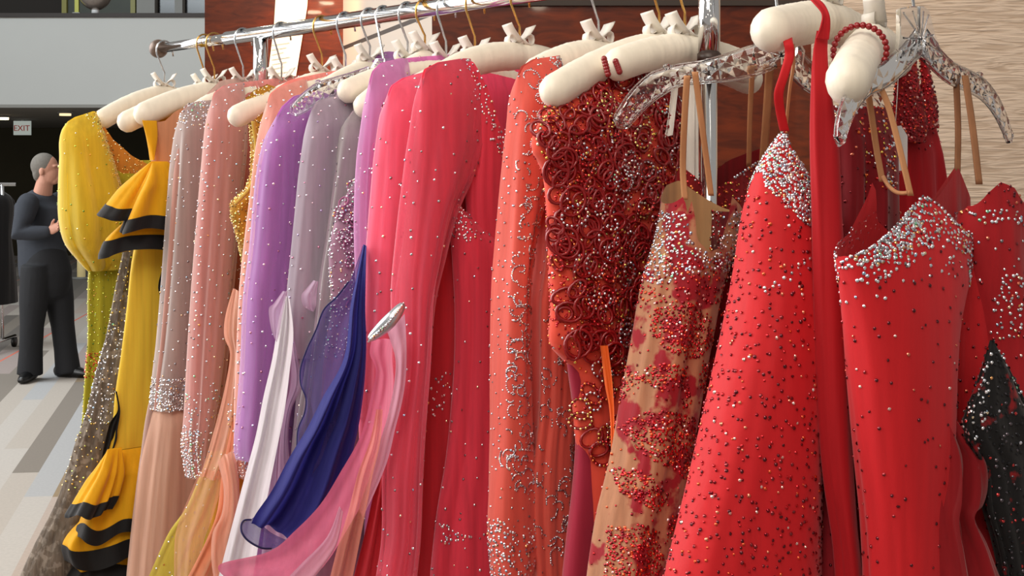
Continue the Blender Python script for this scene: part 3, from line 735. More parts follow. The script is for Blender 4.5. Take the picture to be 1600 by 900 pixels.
ruffle('hem_ruffle', [(168, 702), (152, 735), (128, 775), (110, 808)], [(190, 700), (188, 740), (176, 780), (160, 806)], .06, [(150, 700, .01), (150, 800, .03)], 11, (.006, 3), .80)
ruffle('hem_ruffle', [(170, 706), (156, 750), (138, 795), (120, 845)], [(230, 702), (232, 750), (228, 800), (222, 855)], .035, [(150, 700, .02), (150, 850, .045)], 12, (.010, 4), .84)
ruffle('hem_ruffle', [(160, 780), (130, 815), (105, 850), (112, 885)], [(220, 780), (226, 820), (225, 850), (222, 890)], .02, [(150, 780, .02), (150, 880, .05)], 13, (.010, 3), .70)
ruffle('hem_ruffle', [(160, 840), (135, 870), (112, 905), (108, 940)], [(220, 840), (224, 870), (222, 910), (222, 950)], .012, [(150, 840, .02), (150, 940, .06)], 14, (.010, 4), .45)
dp = fr.D-.17
ribbon(g, 'lace_scroll', BK, [(180, 610, dp), (184, 640, dp), (172, 660, dp), (164, 690, dp), (158, 722, dp)], [(183, 612, dp), (188, 642, dp), (184, 670, dp), (182, 690, dp), (168, 725, dp)], seed=3)
ribbon(g, 'lace_scroll', BK, [(168, 715, dp), (150, 750, dp), (132, 780, dp), (120, 800, dp)], [(174, 718, dp), (156, 750, dp), (136, 782, dp), (122, 802, dp)], seed=4)
ribbon(g, 'scalloped_edge', BK, [(252, 425, dp), (247, 450, dp), (253, 480, dp), (246, 520, dp), (250, 560, dp), (244, 620, dp)], [(268, 425, dp), (266, 450, dp), (266, 480, dp), (264, 520, dp), (262, 560, dp), (250, 620, dp)], seed=5)
padded_hanger('white padded hanger with the bigger front tip, carrying the yellow and black gown', fr, fr.pt(213, 178), fr.pt(318, 130)[1], .0235, 'gold')

# --- 4 pale silvery pink gown with stoned cuff
fr = rail_frame(380); g = gown('sheer_sleeved_gown', 'silvery pink gown with straight sheer sleeve and crystal cuff beside the ruffled yellow gown', fr)
SP = fabric('silver pink chiffon', '#c9a79d', sheen=.7, trans=.25, streak=.12, sheen_tint='#ffffff'); SPO = fabric('silver sheer net', '#cfc2bf', sheen=1, trans=.3, streak=.1, sheer=.5, sheen_tint='#ffffff'); SPI = fabric('pink lining', '#c48f82', sheen=.5, trans=.25, streak=.14); PP = fabric('pale peach chiffon', '#e8b9a2', sheen=.5, trans=.3, streak=.08, lining='#d99a7c')
b = tube(g, fr, 'body', SP, [(305, 165), (295, 300), (275, 450), (250, 590), (236, 640), (224, 720), (213, 830), (204, 905)], -.16, T=.028, hem=.35, top=[(305, 165), (318, 152), (345, 126), (395, 118)], seed=20, fold=(.008, 7))
k = tube(g, fr, 'skirt', PP, [(247, 622), (238, 660), (228, 720), (218, 800), (207, 905)], [(300, 622), (306, 700), (308, 800), (310, 905)], T=.04, off=.012, hem=.45, seed=21, fold=(.010, 5))
s = tube(g, fr, 'sleeve', SPO, [(283, 178), (278, 205), (270, 300), (262, 420), (252, 540), (245, 600), (242, 642)], [(334, 160), (336, 250), (330, 400), (322, 550), (306, 642)], T=.036, off=.018, top=[(283, 178), (292, 164), (312, 158), (334, 156)], seed=22, fold=(.006, 4), lining=SPI)
G = Gems(); scatter(G, s, 1700, .0028, 'silver', seed=1); scatter(G, s, 16000, .0026, 'silver', [(278, 150), (340, 150), (335, 195), (300, 200), (276, 190)], 2); scatter(G, s, 26000, .0027, 'silver', [(235, 592), (312, 590), (312, 645), (235, 645)], 3)
for yy in (593, 612, 638): row(G, s, [(246, yy), (270, yy-3+6*(yy == 612)), (303, yy)], .0062, .003, 'silver', yy)
scatter(G, b, 700, .0024, 'silver', [(280, 150), (420, 110), (420, 600), (240, 600)], 4); G.build(g)
padded_hanger('white padded hanger with a flat bow hidden in the silvery pink gown', fr, fr.pt(296, 176), fr.pt(394, 128)[1]-.004, .019)

# --- 5 rose pink gown
fr = rail_frame(440); g = gown('sheer_sleeved_gown', 'rose peach gown with a stone dotted sleeve ending in a crystal point', fr)
RP = fabric('rose peach chiffon', '#e4918c', sheen=.7, trans=.28, streak=.14, sheen_tint='#ffffff'); RPO = fabric('rose sheer net', '#e2b6b0', sheen=1, trans=.3, streak=.1, sheer=.48, sheen_tint='#ffffff'); RPI = fabric('rose lining', '#e2908e', sheen=.5, trans=.25, streak=.14); NB = fabric('brown nude mesh', '#b36a55', sheen=.2, trans=.2, streak=.1)
b = tube(g, fr, 'body', NB, [(372, 240), (358, 290), (353, 350), (352, 450), (350, 520), (335, 620), (322, 700), (305, 800), (290, 905)], -.16, T=.026, hem=.35, seed=24, fold=(.007, 6))
t = tube(g, fr, 'bodice', RP, [(334, 152), (340, 200), (352, 250), (368, 290), (400, 330)], -.16, T=.03, top=[(334, 152), (340, 140), (360, 131), (458, 119), (540, 112)], seed=25, fold=(.004, 6))
s = tube(g, fr, 'sleeve', RPO, [(331, 158), (326, 185), (320, 250), (312, 350), (305, 450), (299, 560), (295, 650), (292, 700), (300, 748)], [(380, 130), (382, 220), (374, 300), (366, 380), (356, 480), (346, 580), (332, 660), (314, 745)], T=.034, off=.02, top=[(331, 158), (335, 145), (350, 134), (380, 129)], seed=26, fold=(.007, 4), lining=RPI)
G = Gems(); scatter(G, s, 1700, .0027, 'silver', seed=1); scatter(G, t, 1500, .0026, 'silver', seed=2); scatter(G, b, 5200, .0022, 'silver', [(340, 230), (420, 230), (400, 470), (340, 470)], 3)
row(G, s, [(297, 640), (294, 690), (298, 735), (304, 748)], .006, .0034, 'silver', 4); scatter(G, s, 22000, .0027, 'silver', [(285, 680), (302, 670), (304, 752), (290, 752)], 5); scatter(G, s, 5000, .0027, 'silver', [(285, 620), (340, 600), (330, 752), (290, 752)], 6)
row(G, s, [(324, 200), (318, 280), (311, 370), (304, 470), (298, 570)], .018, .003, 'silver', 7); G.build(g)
padded_hanger('white padded hanger with a tall bow hidden in the rose peach gown', fr, fr.pt(348, 152), fr.pt(458, 122)[1]-.012, .018)

# --- 6 gold sequinned gown with peach floats
fr = rail_frame(503); g = gown('halter_gown', 'gold sequinned gown with a piped armhole and peach and yellow floats', fr)
GOLD = fabric('gold sequin cloth', '#b98426', sheen=.2, trans=.1, streak=.25); PIPE = fabric('gold piping', '#c9ac4c', sheen=.4, trans=0, streak=.05)
PCH = fabric('peach chiffon', '#f6bfa6', sheen=.5, trans=.35, streak=.08, alpha=.8); YCH = fabric('soft yellow chiffon', '#dccb4e', sheen=.4, trans=.35, streak=.08, alpha=.88); OPCH = fabric('apricot chiffon', '#f4ac88', sheen=.4, trans=.3, streak=.1)
b = tube(g, fr, 'body', GOLD, [(384, 156), (390, 200), (392, 250), (388, 285), (374, 306), (358, 319), (364, 350), (374, 390), (380, 430), (379, 500), (374, 560), (362, 640), (348, 720), (330, 800), (310, 905)], -.15, T=.026, hem=.4, top=[(384, 154), (396, 142), (418, 132), (440, 140), (480, 150), (540, 150)], seed=28, fold=(.003, 5))
mb = MB()
for o in (0, .0055):
    q = smooth_path([fr.W(*fr.pt(x, yy), .031+o) for x, yy in [(383, 190), (388, 230), (387, 268), (378, 294), (364, 310), (356, 318)]], 8)
    mb.tube([(p.x-o*.9, p.y, p.z) for p in q], .0028, 8)
mb.build('armhole_piping', PIPE, g, True, g.location)
dq = fr.D-.16
f1 = ribbon(g, 'float', PCH, [(364, 450, dq), (352, 492, dq-.01), (350, 524, dq-.01), (359, 552, dq), (352, 600, dq-.02), (340, 650, dq-.03), (326, 700, dq-.04), (312, 745, dq-.04)], [(374, 455, dq-.02), (376, 495, dq-.03), (376, 524, dq-.03), (376, 560, dq-.03), (374, 610, dq-.03), (372, 660, dq-.04), (362, 710, dq-.05), (346, 752, dq-.05)], seed=1, fold=(.008, 1.6))
TPCH = fabric('sheer peach chiffon', '#f4b49a', sheen=.5, trans=.35, streak=.08, alpha=.45)
ribbon(g, 'float', TPCH, [(312, 735, dq-.04), (298, 770, dq-.04), (282, 810, dq-.05), (273, 845, dq-.05), (272, 905, dq-.05)], [(350, 735, dq-.05), (344, 770, dq-.05), (332, 810, dq-.05), (318, 850, dq-.06), (308, 905, dq-.06)], seed=11, fold=(.008, 1.2))
f2 = ribbon(g, 'float', YCH, [(330, 705, dq+.03), (312, 745, dq+.02), (290, 795, dq+.01), (262, 835, dq), (228, 910, dq)], [(372, 705, dq+.03), (365, 760, dq+.02), (352, 820, dq+.01), (345, 860, dq), (340, 910, dq)], seed=2, fold=(.008, 3.0))
f3 = ribbon(g, 'float', OPCH, [(368, 640, dq-.02), (356, 690, dq-.07), (346, 740, dq-.08), (338, 800, dq-.09), (318, 850, dq-.09), (290, 905, dq-.10)], [(378, 640, dq-.03), (376, 700, dq-.06), (374, 760, dq-.07), (372, 820, dq-.07), (362, 870, dq-.08), (350, 910, dq-.09)], seed=3, fold=(.012, 2.2))
ribbon(g, 'float', PCH, [(340, 720, dq-.1), (349, 760, dq-.11), (346, 800, dq-.12), (332, 830, dq-.12), (330, 870, dq-.12), (335, 910, dq-.12)], [(366, 700, dq-.1), (374, 760, dq-.1), (374, 810, dq-.11), (370, 850, dq-.11), (368, 880, dq-.11), (366, 910, dq-.11)], seed=4, fold=(.01, 1.4))
G = Gems(); scatter(G, b, 19000, .0026, 'gold', [(340, 130), (560, 100), (560, 440), (340, 440)], 1); scatter(G, b, 9000, .0024, 'silver', [(380, 148), (404, 140), (400, 175), (384, 180)], 2); scatter(G, f1, 12000, .0027, 'silver', [(353, 632), (374, 626), (374, 668), (358, 668)], 3); scatter(G, f2, 1600, .0026, 'silver', None, 4); scatter(G, f1, 1600, .0024, 'silver', [(300, 690), (370, 690), (360, 760), (300, 800)], 5); G.build(g)
padded_hanger('white padded hanger whose round tip pokes out in front of the gold gown', fr, fr.pt(360, 181), fr.pt(512, 112)[1], .0195, 'gold', sag=1.1)

# --- 7 peach pink gown
fr = rail_frame(540); g = gown('sheer_sleeved_gown', 'peach pink gown with a narrow pale edged sleeve left of the lavender sleeve', fr)
PK = fabric('peach pink chiffon', '#f0948a', sheen=.8, trans=.28, streak=.12, sheen_tint='#ffffff', grad=(1.72, 1.83, '#e58a98')); PKO = fabric('peach sheer net', '#f6bfb0', sheen=1, trans=.3, streak=.1, sheer=.48, sheen_tint='#ffffff')
b = tube(g, fr, 'body', PK, [(424, 152), (420, 250), (410, 400), (396, 560), (385, 700), (372, 905)], -.16, T=.026, hem=.35, top=[(424, 152), (432, 138), (455, 124), (545, 106), (600, 105)], seed=30, fold=(.006, 6))
s = tube(g, fr, 'sleeve', PKO, [(418, 160), (412, 190), (405, 230), (396, 310), (386, 390), (379, 460), (374, 560), (370, 640), (371, 725), (374, 748)], (.085,), T=.03, off=.018, top=[(418, 160), (423, 146), (436, 136), (470, 124)], seed=31, fold=(.006, 4), lining=PK)
G = Gems(); scatter(G, s, 1500, .0027, 'silver', seed=1); scatter(G, b, 1500, .0026, 'pink', seed=2); scatter(G, s, 20000, .0027, 'silver', [(364, 690), (382, 690), (382, 752), (364, 752)], 3); row(G, s, [(408, 225), (396, 320), (386, 400), (378, 480), (374, 570)], .02, .003, 'silver', 5); G.build(g)
padded_hanger('white padded hanger standing above the peach pink shoulder', fr, fr.pt(438, 152), fr.pt(545, 108)[1]-.012, .018)

# --- 8 lavender gown
fr = rail_frame(578); g = gown('sheer_sleeved_gown', 'orchid lavender gown with a broad smooth sleeve dotted with dark stones', fr)
LV = fabric('orchid chiffon', '#c58ccc', sheen=.7, trans=.28, streak=.12, sheen_tint='#e8e4ff', grad=(1.55, 1.85, '#c596c2')); LVO = fabric('lavender sheer net', '#d0aadd', sheen=1, trans=.3, streak=.1, sheer=.32, sheen_tint='#ece6ff'); LVI = fabric('orchid lining', '#bd60be', sheen=.5, trans=.25, streak=.14)
b = tube(g, fr, 'body', LV, [(450, 165), (440, 300), (428, 450), (415, 600), (400, 760), (390, 905)], -.17, T=.026, hem=.35, top=[(450, 165), (468, 148), (500, 140), (600, 80)], seed=33, fold=(.006, 6))
s = tube(g, fr, 'sleeve', LVO, [(432, 182), (422, 205), (412, 240), (404, 300), (396, 390), (386, 470), (382, 560), (376, 640), (371, 705), (374, 720)], (.115,), T=.036, off=.012, top=[(432, 182), (442, 166), (460, 150), (494, 142)], seed=34, fold=(.006, 4), lining=LVI)
G = Gems(); scatter(G, s, 1100, .0027, 'pink', seed=1); scatter(G, b, 900, .0026, 'pink', seed=2); G.build(g)
padded_hanger('white padded hanger with a ribbon tail above the lavender gown', fr, fr.pt(452, 176), fr.pt(597, 82)[1]-.02, .018, bow=True)

# --- 9 grey lilac gown with long white and lilac panel, on a clear hanger
fr9 = fr = rail_frame(615); g = gown('sheer_sleeved_gown', 'grey lilac gown under the small clear hanger with a long white hanging panel', fr)
GL = fabric('grey lilac chiffon', '#bea6b6', sheen=.8, trans=.28, streak=.12, sheen_tint='#ffffff'); GLO = fabric('grey sheer net', '#c9bccb', sheen=1, trans=.3, streak=.1, sheer=.48, sheen_tint='#ffffff'); WHC = fabric('white chiffon', '#e0dae0', sheen=.5, trans=.3, streak=.08); LLC = fabric('pale lilac chiffon', '#d3b4d0', sheen=.5, trans=.4, streak=.08, alpha=.72)
b = tube(g, fr, 'body', GL, [(500, 170), (492, 280), (480, 420), (470, 560), (455, 720), (440, 905)], -.17, T=.026, hem=.35, top=[(500, 170), (515, 155), (540, 135), (640, 95)], seed=36, fold=(.006, 6))
s = tube(g, fr, 'sleeve', GLO, [(487, 172), (481, 200), (473, 260), (466, 330), (459, 400), (452, 470), (447, 560)], (.095,), T=.032, off=.014, top=[(487, 172), (495, 160), (512, 152), (530, 150)], seed=37, fold=(.007, 4), lining=GL)
dq = fr.D-.20
p1 = ribbon(g, 'white_panel', WHC, [(446, 462, dq), (436, 500, dq), (426, 560, dq), (412, 620, dq), (400, 680, dq-.01), (384, 740, dq-.02), (368, 800, dq-.02), (352, 860, dq-.02), (338, 912, dq-.02)], [(452, 466, dq-.03), (458, 520, dq-.04), (452, 580, dq-.04), (444, 640, dq-.05), (432, 700, dq-.05), (420, 760, dq-.06), (408, 820, dq-.06), (398, 880, dq-.06), (392, 912, dq-.06)], seed=2, fold=(.008, 1.2))
ribbon(g, 'lilac_panel', LLC, [(448, 500, dq-.0), (440, 600, dq-.0), (425, 720, dq), (405, 905, dq)], [(458, 520, dq+.02), (466, 560, dq+.02), (472, 600, dq+.02), (455, 640, dq+.02), (450, 690, dq+.02), (456, 760, dq+.02), (460, 905, dq+.02)], seed=5, fold=(.005, 1.5))
ribbon(g, 'lilac_panel', LLC, [(442, 455, dq), (428, 474, dq-.01), (420, 484, dq-.01), (424, 515, dq-.01), (432, 535, dq)], [(450, 455, dq-.01), (447, 474, dq-.01), (444, 490, dq-.01), (438, 515, dq-.01), (434, 540, dq)], seed=6, fold=(.003, 1))
G = Gems(); scatter(G, s, 1100, .0026, 'pink', seed=1); scatter(G, b, 1100, .0026, 'pink', seed=2); G.build(g)

# --- 10 silver grey gown
fr = rail_frame(637); g = gown('sheer_sleeved_gown', 'silver grey sheer gown with a pale straight sleeve beside the crystal lace', fr)
SG = fabric('silver grey chiffon', '#c2b8bc', sheen=.8, trans=.3, streak=.1, sheen_tint='#ffffff', sheer=.55)
s = tube(g, fr, 'sleeve', SG, [(545, 182), (537, 195), (531, 225), (523, 290), (513, 360), (502, 430), (494, 500), (486, 570), (476, 640), (466, 720)], (.09,), T=.03, off=.012, top=[(545, 182), (552, 173), (566, 166), (590, 160)], seed=40, fold=(.006, 4), lining=GL)
b = tube(g, fr, 'body', GL, [(560, 170), (552, 300), (530, 450), (512, 600), (495, 760), (480, 905)], -.17, T=.024, hem=.35, top=[(560, 170), (580, 150), (630, 95)], seed=41, fold=(.005, 6))
dq = fr.D-.17
ribbon(g, 'float', LLC, [(490, 438, dq), (478, 452, dq), (471, 462, dq), (474, 478, dq), (486, 486, dq)], [(498, 440, dq-.01), (496, 455, dq-.01), (495, 465, dq-.01), (494, 478, dq-.01), (490, 487, dq)], seed=6, fold=(.003, 1))
G = Gems(); scatter(G, s, 1300, .0026, 'silver', seed=1); G.build(g)
padded_hanger('white padded hanger, upper of the two tips beside the small clear hanger', fr, fr.pt(532, 142), fr.pt(632, 92)[1], .0195, sag=1.1)

# --- 11 crystal lace gown with navy float
fr = rail_frame(664); g = gown('lace_gown', 'mauve gown covered in silver crystal lace with a navy blue float', fr)
MV = fabric('mauve mesh', '#b087a0', sheen=.5, trans=.2, streak=.1); MCORD = fabric('rose lilac cord', '#a45f86', sheen=.3, trans=0, streak=.05)
NAVY = fabric('royal navy chiffon', '#2b2a78', sheen=.6, trans=.3, streak=.1, sheen_tint='#8890ff'); NAVYS = fabric('sheer navy chiffon', '#4a3c86', sheen=.6, trans=.3, streak=.08, alpha=.72, sheen_tint='#b0a8ff')
b = tube(g, fr, 'body', MV, [(574, 168), (570, 250), (550, 296), (533, 320), (525, 350), (517, 385), (518, 440), (520, 480), (508, 560), (500, 680), (490, 905)], -.16, T=.028, hem=.35, top=[(574, 168), (590, 160), (660, 95)], seed=43, fold=(.003, 5))
G = Gems(); scatter(G, b, 12000, .0026, 'silver', [(505, 250), (640, 250), (640, 560), (505, 560)], 1)
loops(g, 'beaded_loops', b, 90, [(512, 300), (550, 270), (610, 250), (610, 540), (512, 520)], (.007, .014), .0017, MCORD, G, 'silver', .0025, 3, gshare=.75); G.build(g)
dn = fr.D-.22
f = ribbon(g, 'navy_float', NAVYS, [(566, 384, dn-.02), (556, 412, dn-.03), (545, 440, dn-.04), (526, 464, dn-.05), (506, 484, dn-.05), (494, 515, dn-.05), (480, 545, dn-.05), (470, 575, dn-.05), (470, 600, dn-.05), (478, 622, dn-.05), (476, 645, dn-.05), (466, 670, dn-.05), (464, 700, dn-.05)], [(570, 384, dn-.03), (566, 420, dn-.06), (562, 470, dn-.07), (556, 500, dn-.07), (552, 540, dn-.08), (545, 580, dn-.08), (535, 620, dn-.08), (528, 660, dn-.08), (520, 690, dn-.08), (512, 710, dn-.08), (505, 730, dn-.08), (495, 740, dn-.08), (490, 750, dn-.08)], seed=1, fold=(.004, 1.2), nx=18)
ribbon(g, 'navy_float', NAVY, [(568, 382, dn-.04), (556, 440, dn-.09), (548, 480, dn-.10), (538, 560, dn-.10), (506, 620, dn-.10), (480, 670, dn-.09), (452, 715, dn-.09), (425, 765, dn-.09), (400, 800, dn-.09), (392, 815, dn-.09)], [(573, 384, dn-.05), (572, 440, dn-.09), (572, 490, dn-.09), (574, 540, dn-.09), (572, 600, dn-.09), (566, 650, dn-.09), (558, 690, dn-.09), (540, 760, dn-.09), (515, 820, dn-.09), (480, 850, dn-.09)], seed=2, fold=(.016, 1.7), nx=40)
ribbon(g, 'navy_float', NAVYS, [(392, 812, dn-.09), (382, 814, dn-.10), (377, 820, dn-.11), (378, 832, dn-.12), (388, 845, dn-.12), (408, 856, dn-.12), (424, 857, dn-.11)], [(402, 806, dn-.08), (404, 812, dn-.085), (412, 822, dn-.085), (424, 832, dn-.085), (440, 840, dn-.085), (456, 846, dn-.085), (470, 850, dn-.085)], seed=3, fold=(.003, 1))
mb = MB(); mb.tube(smooth_path([px3(*p) for p in [(392, 812, dn-.09), (382, 813, dn-.10), (377, 820, dn-.112), (378, 832, dn-.122), (388, 845, dn-.123), (408, 856, dn-.122), (424, 857, dn-.112)]], 6), .0016, 6)
mb.tube(smooth_path([px3(*p) for p in [(545, 440, dn-.041), (526, 464, dn-.051), (506, 484, dn-.051), (494, 515, dn-.051), (480, 545, dn-.051), (470, 575, dn-.051), (470, 600, dn-.051), (478, 622, dn-.051), (476, 645, dn-.051), (466, 670, dn-.051), (464, 700, dn-.051)]], 6), .0015, 6)
mb.build('rolled_edge', fabric('navy edge', '#1c1a4e', sheen=.2, trans=0), g, True, g.location)
padded_hanger('white padded hanger, lower of the two tips beside the small clear hanger', fr, fr.pt(558, 166), fr.pt(680, 70)[1]-.012, .0195, 'gold', sag=1.1)

# --- 12 orchid pink gown
fr = rail_frame(697); g = gown('sheer_sleeved_gown', 'orchid pink gown with a high rounded shoulder shading to lilac, right of the crystal lace', fr)
OP = fabric('orchid pink chiffon', '#d878b8', sheen=.7, trans=.28, streak=.12, sheen_tint='#ffe8ff', grad=(1.62, 1.80, '#dd7fae')); OPO = fabric('orchid sheer net', '#e6aadd', sheen=1, trans=.3, streak=.1, sheer=.42, sheen_tint='#ffe8ff')
b = tube(g, fr, 'body', OP, [(590, 120), (588, 250), (584, 400), (582, 600), (575, 905)], -.16, T=.026, hem=.35, top=[(590, 120), (604, 98), (640, 90), (720, 84)], seed=45, fold=(.006, 6))
s = tube(g, fr, 'sleeve', OPO, [(577, 132), (575, 155), (572, 190), (568, 240), (565, 290), (564, 350), (566, 420), (570, 500), (572, 600)], (.08,), T=.03, off=.012, top=[(577, 132), (582, 112), (596, 98), (625, 91)], seed=46, fold=(.006, 4), lining=OP)
G = Gems(); scatter(G, s, 900, .0026, 'silver', seed=1); scatter(G, b, 900, .0026, 'pink', seed=2); G.build(g)
padded_hanger('white padded hanger hidden in the orchid pink gown', fr, fr.pt(600, 118), fr.pt(715, 85)[1]-.014, .018)

# --- 13 hot pink coral gown
fr = rail_frame(742); g = gown('sheer_sleeved_gown', 'hot pink coral gown with a gathered sleeve between the orchid and the salmon pink gowns', fr)
HP = fabric('hot pink chiffon', '#fb4a70', sheen=.55, trans=.3, streak=.12, sheen_tint='#ffd8ec', grad=(1.0, 1.7, '#fd527c')); HPO = fabric('pink sheer net', '#ff86a6', sheen=1, trans=.3, streak=.1, sheer=.4, sheen_tint='#ffe0f0')
b = tube(g, fr, 'body', HP, [(622, 145), (615, 300), (605, 450), (598, 600), (590, 750), (580, 905)], -.16, T=.028, hem=.35, top=[(622, 145), (640, 122), (680, 108), (740, 96)], seed=48, fold=(.008, 6))
s = tube(g, fr, 'sleeve', HPO, [(606, 150), (602, 175), (597, 225), (590, 300), (582, 390), (577, 480), (573, 560), (570, 650), (576, 740), (590, 780)], (.10,), T=.036, off=.014, top=[(606, 150), (612, 134), (630, 122), (665, 112)], seed=49, fold=(.009, 4), lining=HP)
G = Gems(); scatter(G, s, 700, .0028, 'steel', seed=1); scatter(G, b, 14000, .0026, 'silver', [(640, 105), (680, 100), (690, 150), (650, 130)], 2); G.build(g)
padded_hanger('white padded hanger hidden in the hot pink coral gown', fr, fr.pt(628, 142), fr.pt(752, 62)[1]-.03, .018, 'gold')

# --- 14 salmon pink gown with crystal neckline and pink float
fr = rail_frame(812); g = gown('draped_gown', 'salmon pink gown with a crystal neckline, crystal clasp and long pink draped float', fr)
CO = fabric('salmon pink chiffon', '#ea3f55', sheen=.6, trans=.28, streak=.14, sheen_tint='#ffd0e8', lining='#c8405a', grad=(1.70, 1.82, '#ef6f85')); COO = fabric('salmon sheer net', '#f26a84', sheen=.8, trans=.3, streak=.1, sheer=.32, sheen_tint='#ffe0f0'); CO_SHADE = fabric('salmon chiffon in shade', '#cf2f3c', sheen=.3, trans=.2, streak=.12)  # third cloth is coral darkened, shade painted on faces turned from the window
FL = fabric('dusty pink chiffon', '#dd6f92', sheen=.6, trans=.35, streak=.08, alpha=.9); FLP = fabric('pale mauve chiffon', '#dba0b8', sheen=.5, trans=.35, streak=.06); FLO = fabric('apricot shot chiffon', '#e08a70', sheen=.5, trans=.35, streak=.1, alpha=.6)
b = tube(g, fr, 'body', CO_SHADE, [(690, 200), (680, 300), (662, 450), (656, 560), (652, 700), (646, 905)], -.17, T=.026, hem=.35, seed=51, fold=(.006, 6))
s = tube(g, fr, 'sleeve', COO, [(659, 122), (655, 150), (650, 220), (642, 300), (634, 380), (628, 450), (628, 500), (628, 560), (620, 640), (610, 740), (607, 850), (598, 905)], [(735, 94), (752, 140), (752, 200), (728, 270), (700, 330), (678, 410), (664, 470), (657, 560), (652, 650), (647, 800), (640, 905)], T=[(700, 100, .03), (700, 300, .04), (700, 900, .034)], off=.022, top=[(659, 122), (664, 108), (690, 97), (735, 92)], seed=52, fold=(.006, 4), lining=CO)
k = tube(g, fr, 'skirt', CO, [(703, 310), (708, 355), (713, 410), (717, 470), (717, 560), (712, 640), (704, 720), (691, 800), (680, 905)], [(810, 280), (815, 400), (812, 600), (812, 905)], T=.036, off=.036, hem=.45, top=[(703, 310), (724, 330), (752, 350), (790, 370)], seed=53, fold=(.009, 5))
yk = tube(g, fr, 'bodice', CO, [(735, 96), (742, 140), (740, 220), (735, 300), (740, 380)], [(735, 97), (800, 200), (812, 300), (820, 380)], T=.02, off=.042, top=[(735, 96), (750, 140), (766, 190), (790, 245), (808, 270)], seed=54, fold=(.004, 5), close=False)
dq = 1.93
fA = ribbon(g, 'float', FL, [(580, 530, dq), (577, 552, dq-.01), (586, 578, dq-.01), (578, 620, dq), (562, 680, dq), (530, 738, dq), (500, 786, dq), (462, 826, dq), (420, 860, dq), (344, 880, dq), (352, 902, dq)], [(612, 530, dq-.03), (612, 560, dq-.04), (614, 600, dq-.04), (606, 650, dq-.03), (590, 700, dq-.03), (572, 770, dq-.03), (545, 820, dq-.03), (515, 870, dq-.03), (490, 895, dq-.03), (440, 912, dq-.03), (400, 915, dq-.02)], seed=4, fold=(.005, .8), nx=22)
ribbon(g, 'float', FLO, [(588, 640, dq-.05), (578, 690, dq-.05), (560, 740, dq-.05), (545, 800, dq-.05), (530, 850, dq-.05), (515, 910, dq-.05)], [(598, 640, dq-.05), (594, 690, dq-.06), (582, 740, dq-.06), (572, 790, dq-.06), (560, 850, dq-.06), (548, 910, dq-.06)], seed=5, fold=(.005, 1.5))
fB = ribbon(g, 'float', FLP, [(606, 520, dq-.03), (618, 560, dq-.05), (616, 600, dq-.05), (606, 650, dq-.05), (594, 690, dq-.05), (580, 740, dq-.05), (562, 790, dq-.05), (566, 806, dq-.05)], [(632, 490, dq-.03), (635, 540, dq-.05), (634, 590, dq-.05), (628, 630, dq-.05), (618, 670, dq-.05), (606, 720, dq-.05), (584, 775, dq-.05), (567, 808, dq-.05)], seed=6, fold=(.003, .7))
ribbon(g, 'float', CO_SHADE, [(600, 690, dq+.02), (585, 760, dq+.02), (570, 830, dq+.02), (550, 910, dq+.02)], [(612, 690, dq+.01), (612, 760, dq+.01), (606, 830, dq+.01), (600, 910, dq+.01)], seed=7, fold=(.006, 2))
ribbon(g, 'float', FLP, [(530, 790, dq-.055), (510, 838, dq-.055), (470, 880, dq-.055), (440, 912, dq-.055)], [(536, 800, dq-.056), (526, 850, dq-.056), (500, 890, dq-.056), (480, 912, dq-.056)], seed=8, fold=(.003, 1))
mb = MB(); q = [px3(*p) for p in [(580, 528, dq-.05), (598, 512, dq-.055), (614, 496, dq-.06), (628, 478, dq-.05)]]; q = smooth_path(q, 6); n = len(q)
mb.tube(q, [.003+.010*math.sin(math.pi*min(1, (.12+.8*i/n)))*.75 for i in range(n)], 12, [.003+.004*math.sin(math.pi*(.1+.8*i/n)) for i in range(n)], round_ends=True, up=(0, 1, 0)); cl = mb.build('crystal_clasp', simple('silver setting', '#c9d0d8', .3, .8), g, True, g.location)
G = Gems(); rnd = random.Random(3)
for i in range(len(q)-1):
    w = .003+.011*math.sin(math.pi*min(1, (.12+.8*i/n)))
    for j in range(-4, 5):
        f = j/4; p = q[i]+Vector((.55, 0, .8))*(w*f*.95)+Vector((0, -(.0075*(1-.7*f*f)), 0)); G.put(tuple(p), (f*.4, -1, f*.5), .0022, pick('silver', rnd))
G.build(g, 'clasp_crystals', cl)
G = Gems(); scatter(G, s, 900, .0028, 'steel', seed=1); scatter(G, k, 900, .0026, 'steel', seed=2); scatter(G, b, 8500, .0026, 'silver', [(654, 580), (722, 580), (715, 660), (652, 660)], 3, fade=(600, 668, .25))
scatter(G, s, 15000, .0026, 'silver', [(716, 92), (745, 92), (762, 140), (760, 200), (745, 220), (735, 150)], 4); scatter(G, yk, 15000, .0026, 'silver', [(730, 92), (770, 150), (800, 250), (780, 270), (755, 220)], 5)
scatter(G, k, 20000, .0026, 'silver', [(702, 305), (712, 310), (725, 345), (722, 376), (706, 372)], 6); scatter(G, k, 7000, .0024, 'silver', [(712, 330), (745, 345), (790, 375), (785, 382), (712, 376)], 7)
row(G, k, [(704, 311), (724, 331), (752, 352), (785, 372)], .007, .0024, 'silver', 8); scatter(G, k, 17000, .0028, 'silver', [(686, 815), (716, 832), (686, 854)], 9); scatter(G, s, 9000, .0026, 'fire', [(636, 830), (640, 850), (655, 890), (628, 890)], 10); G.build(g)
padded_hanger('white padded hanger with the long ruched arm above the salmon pink neckline', fr, fr.pt(682, 118), fr.pt(835, 76)[1]+.004, .0215, 'gold', sag=2.2)

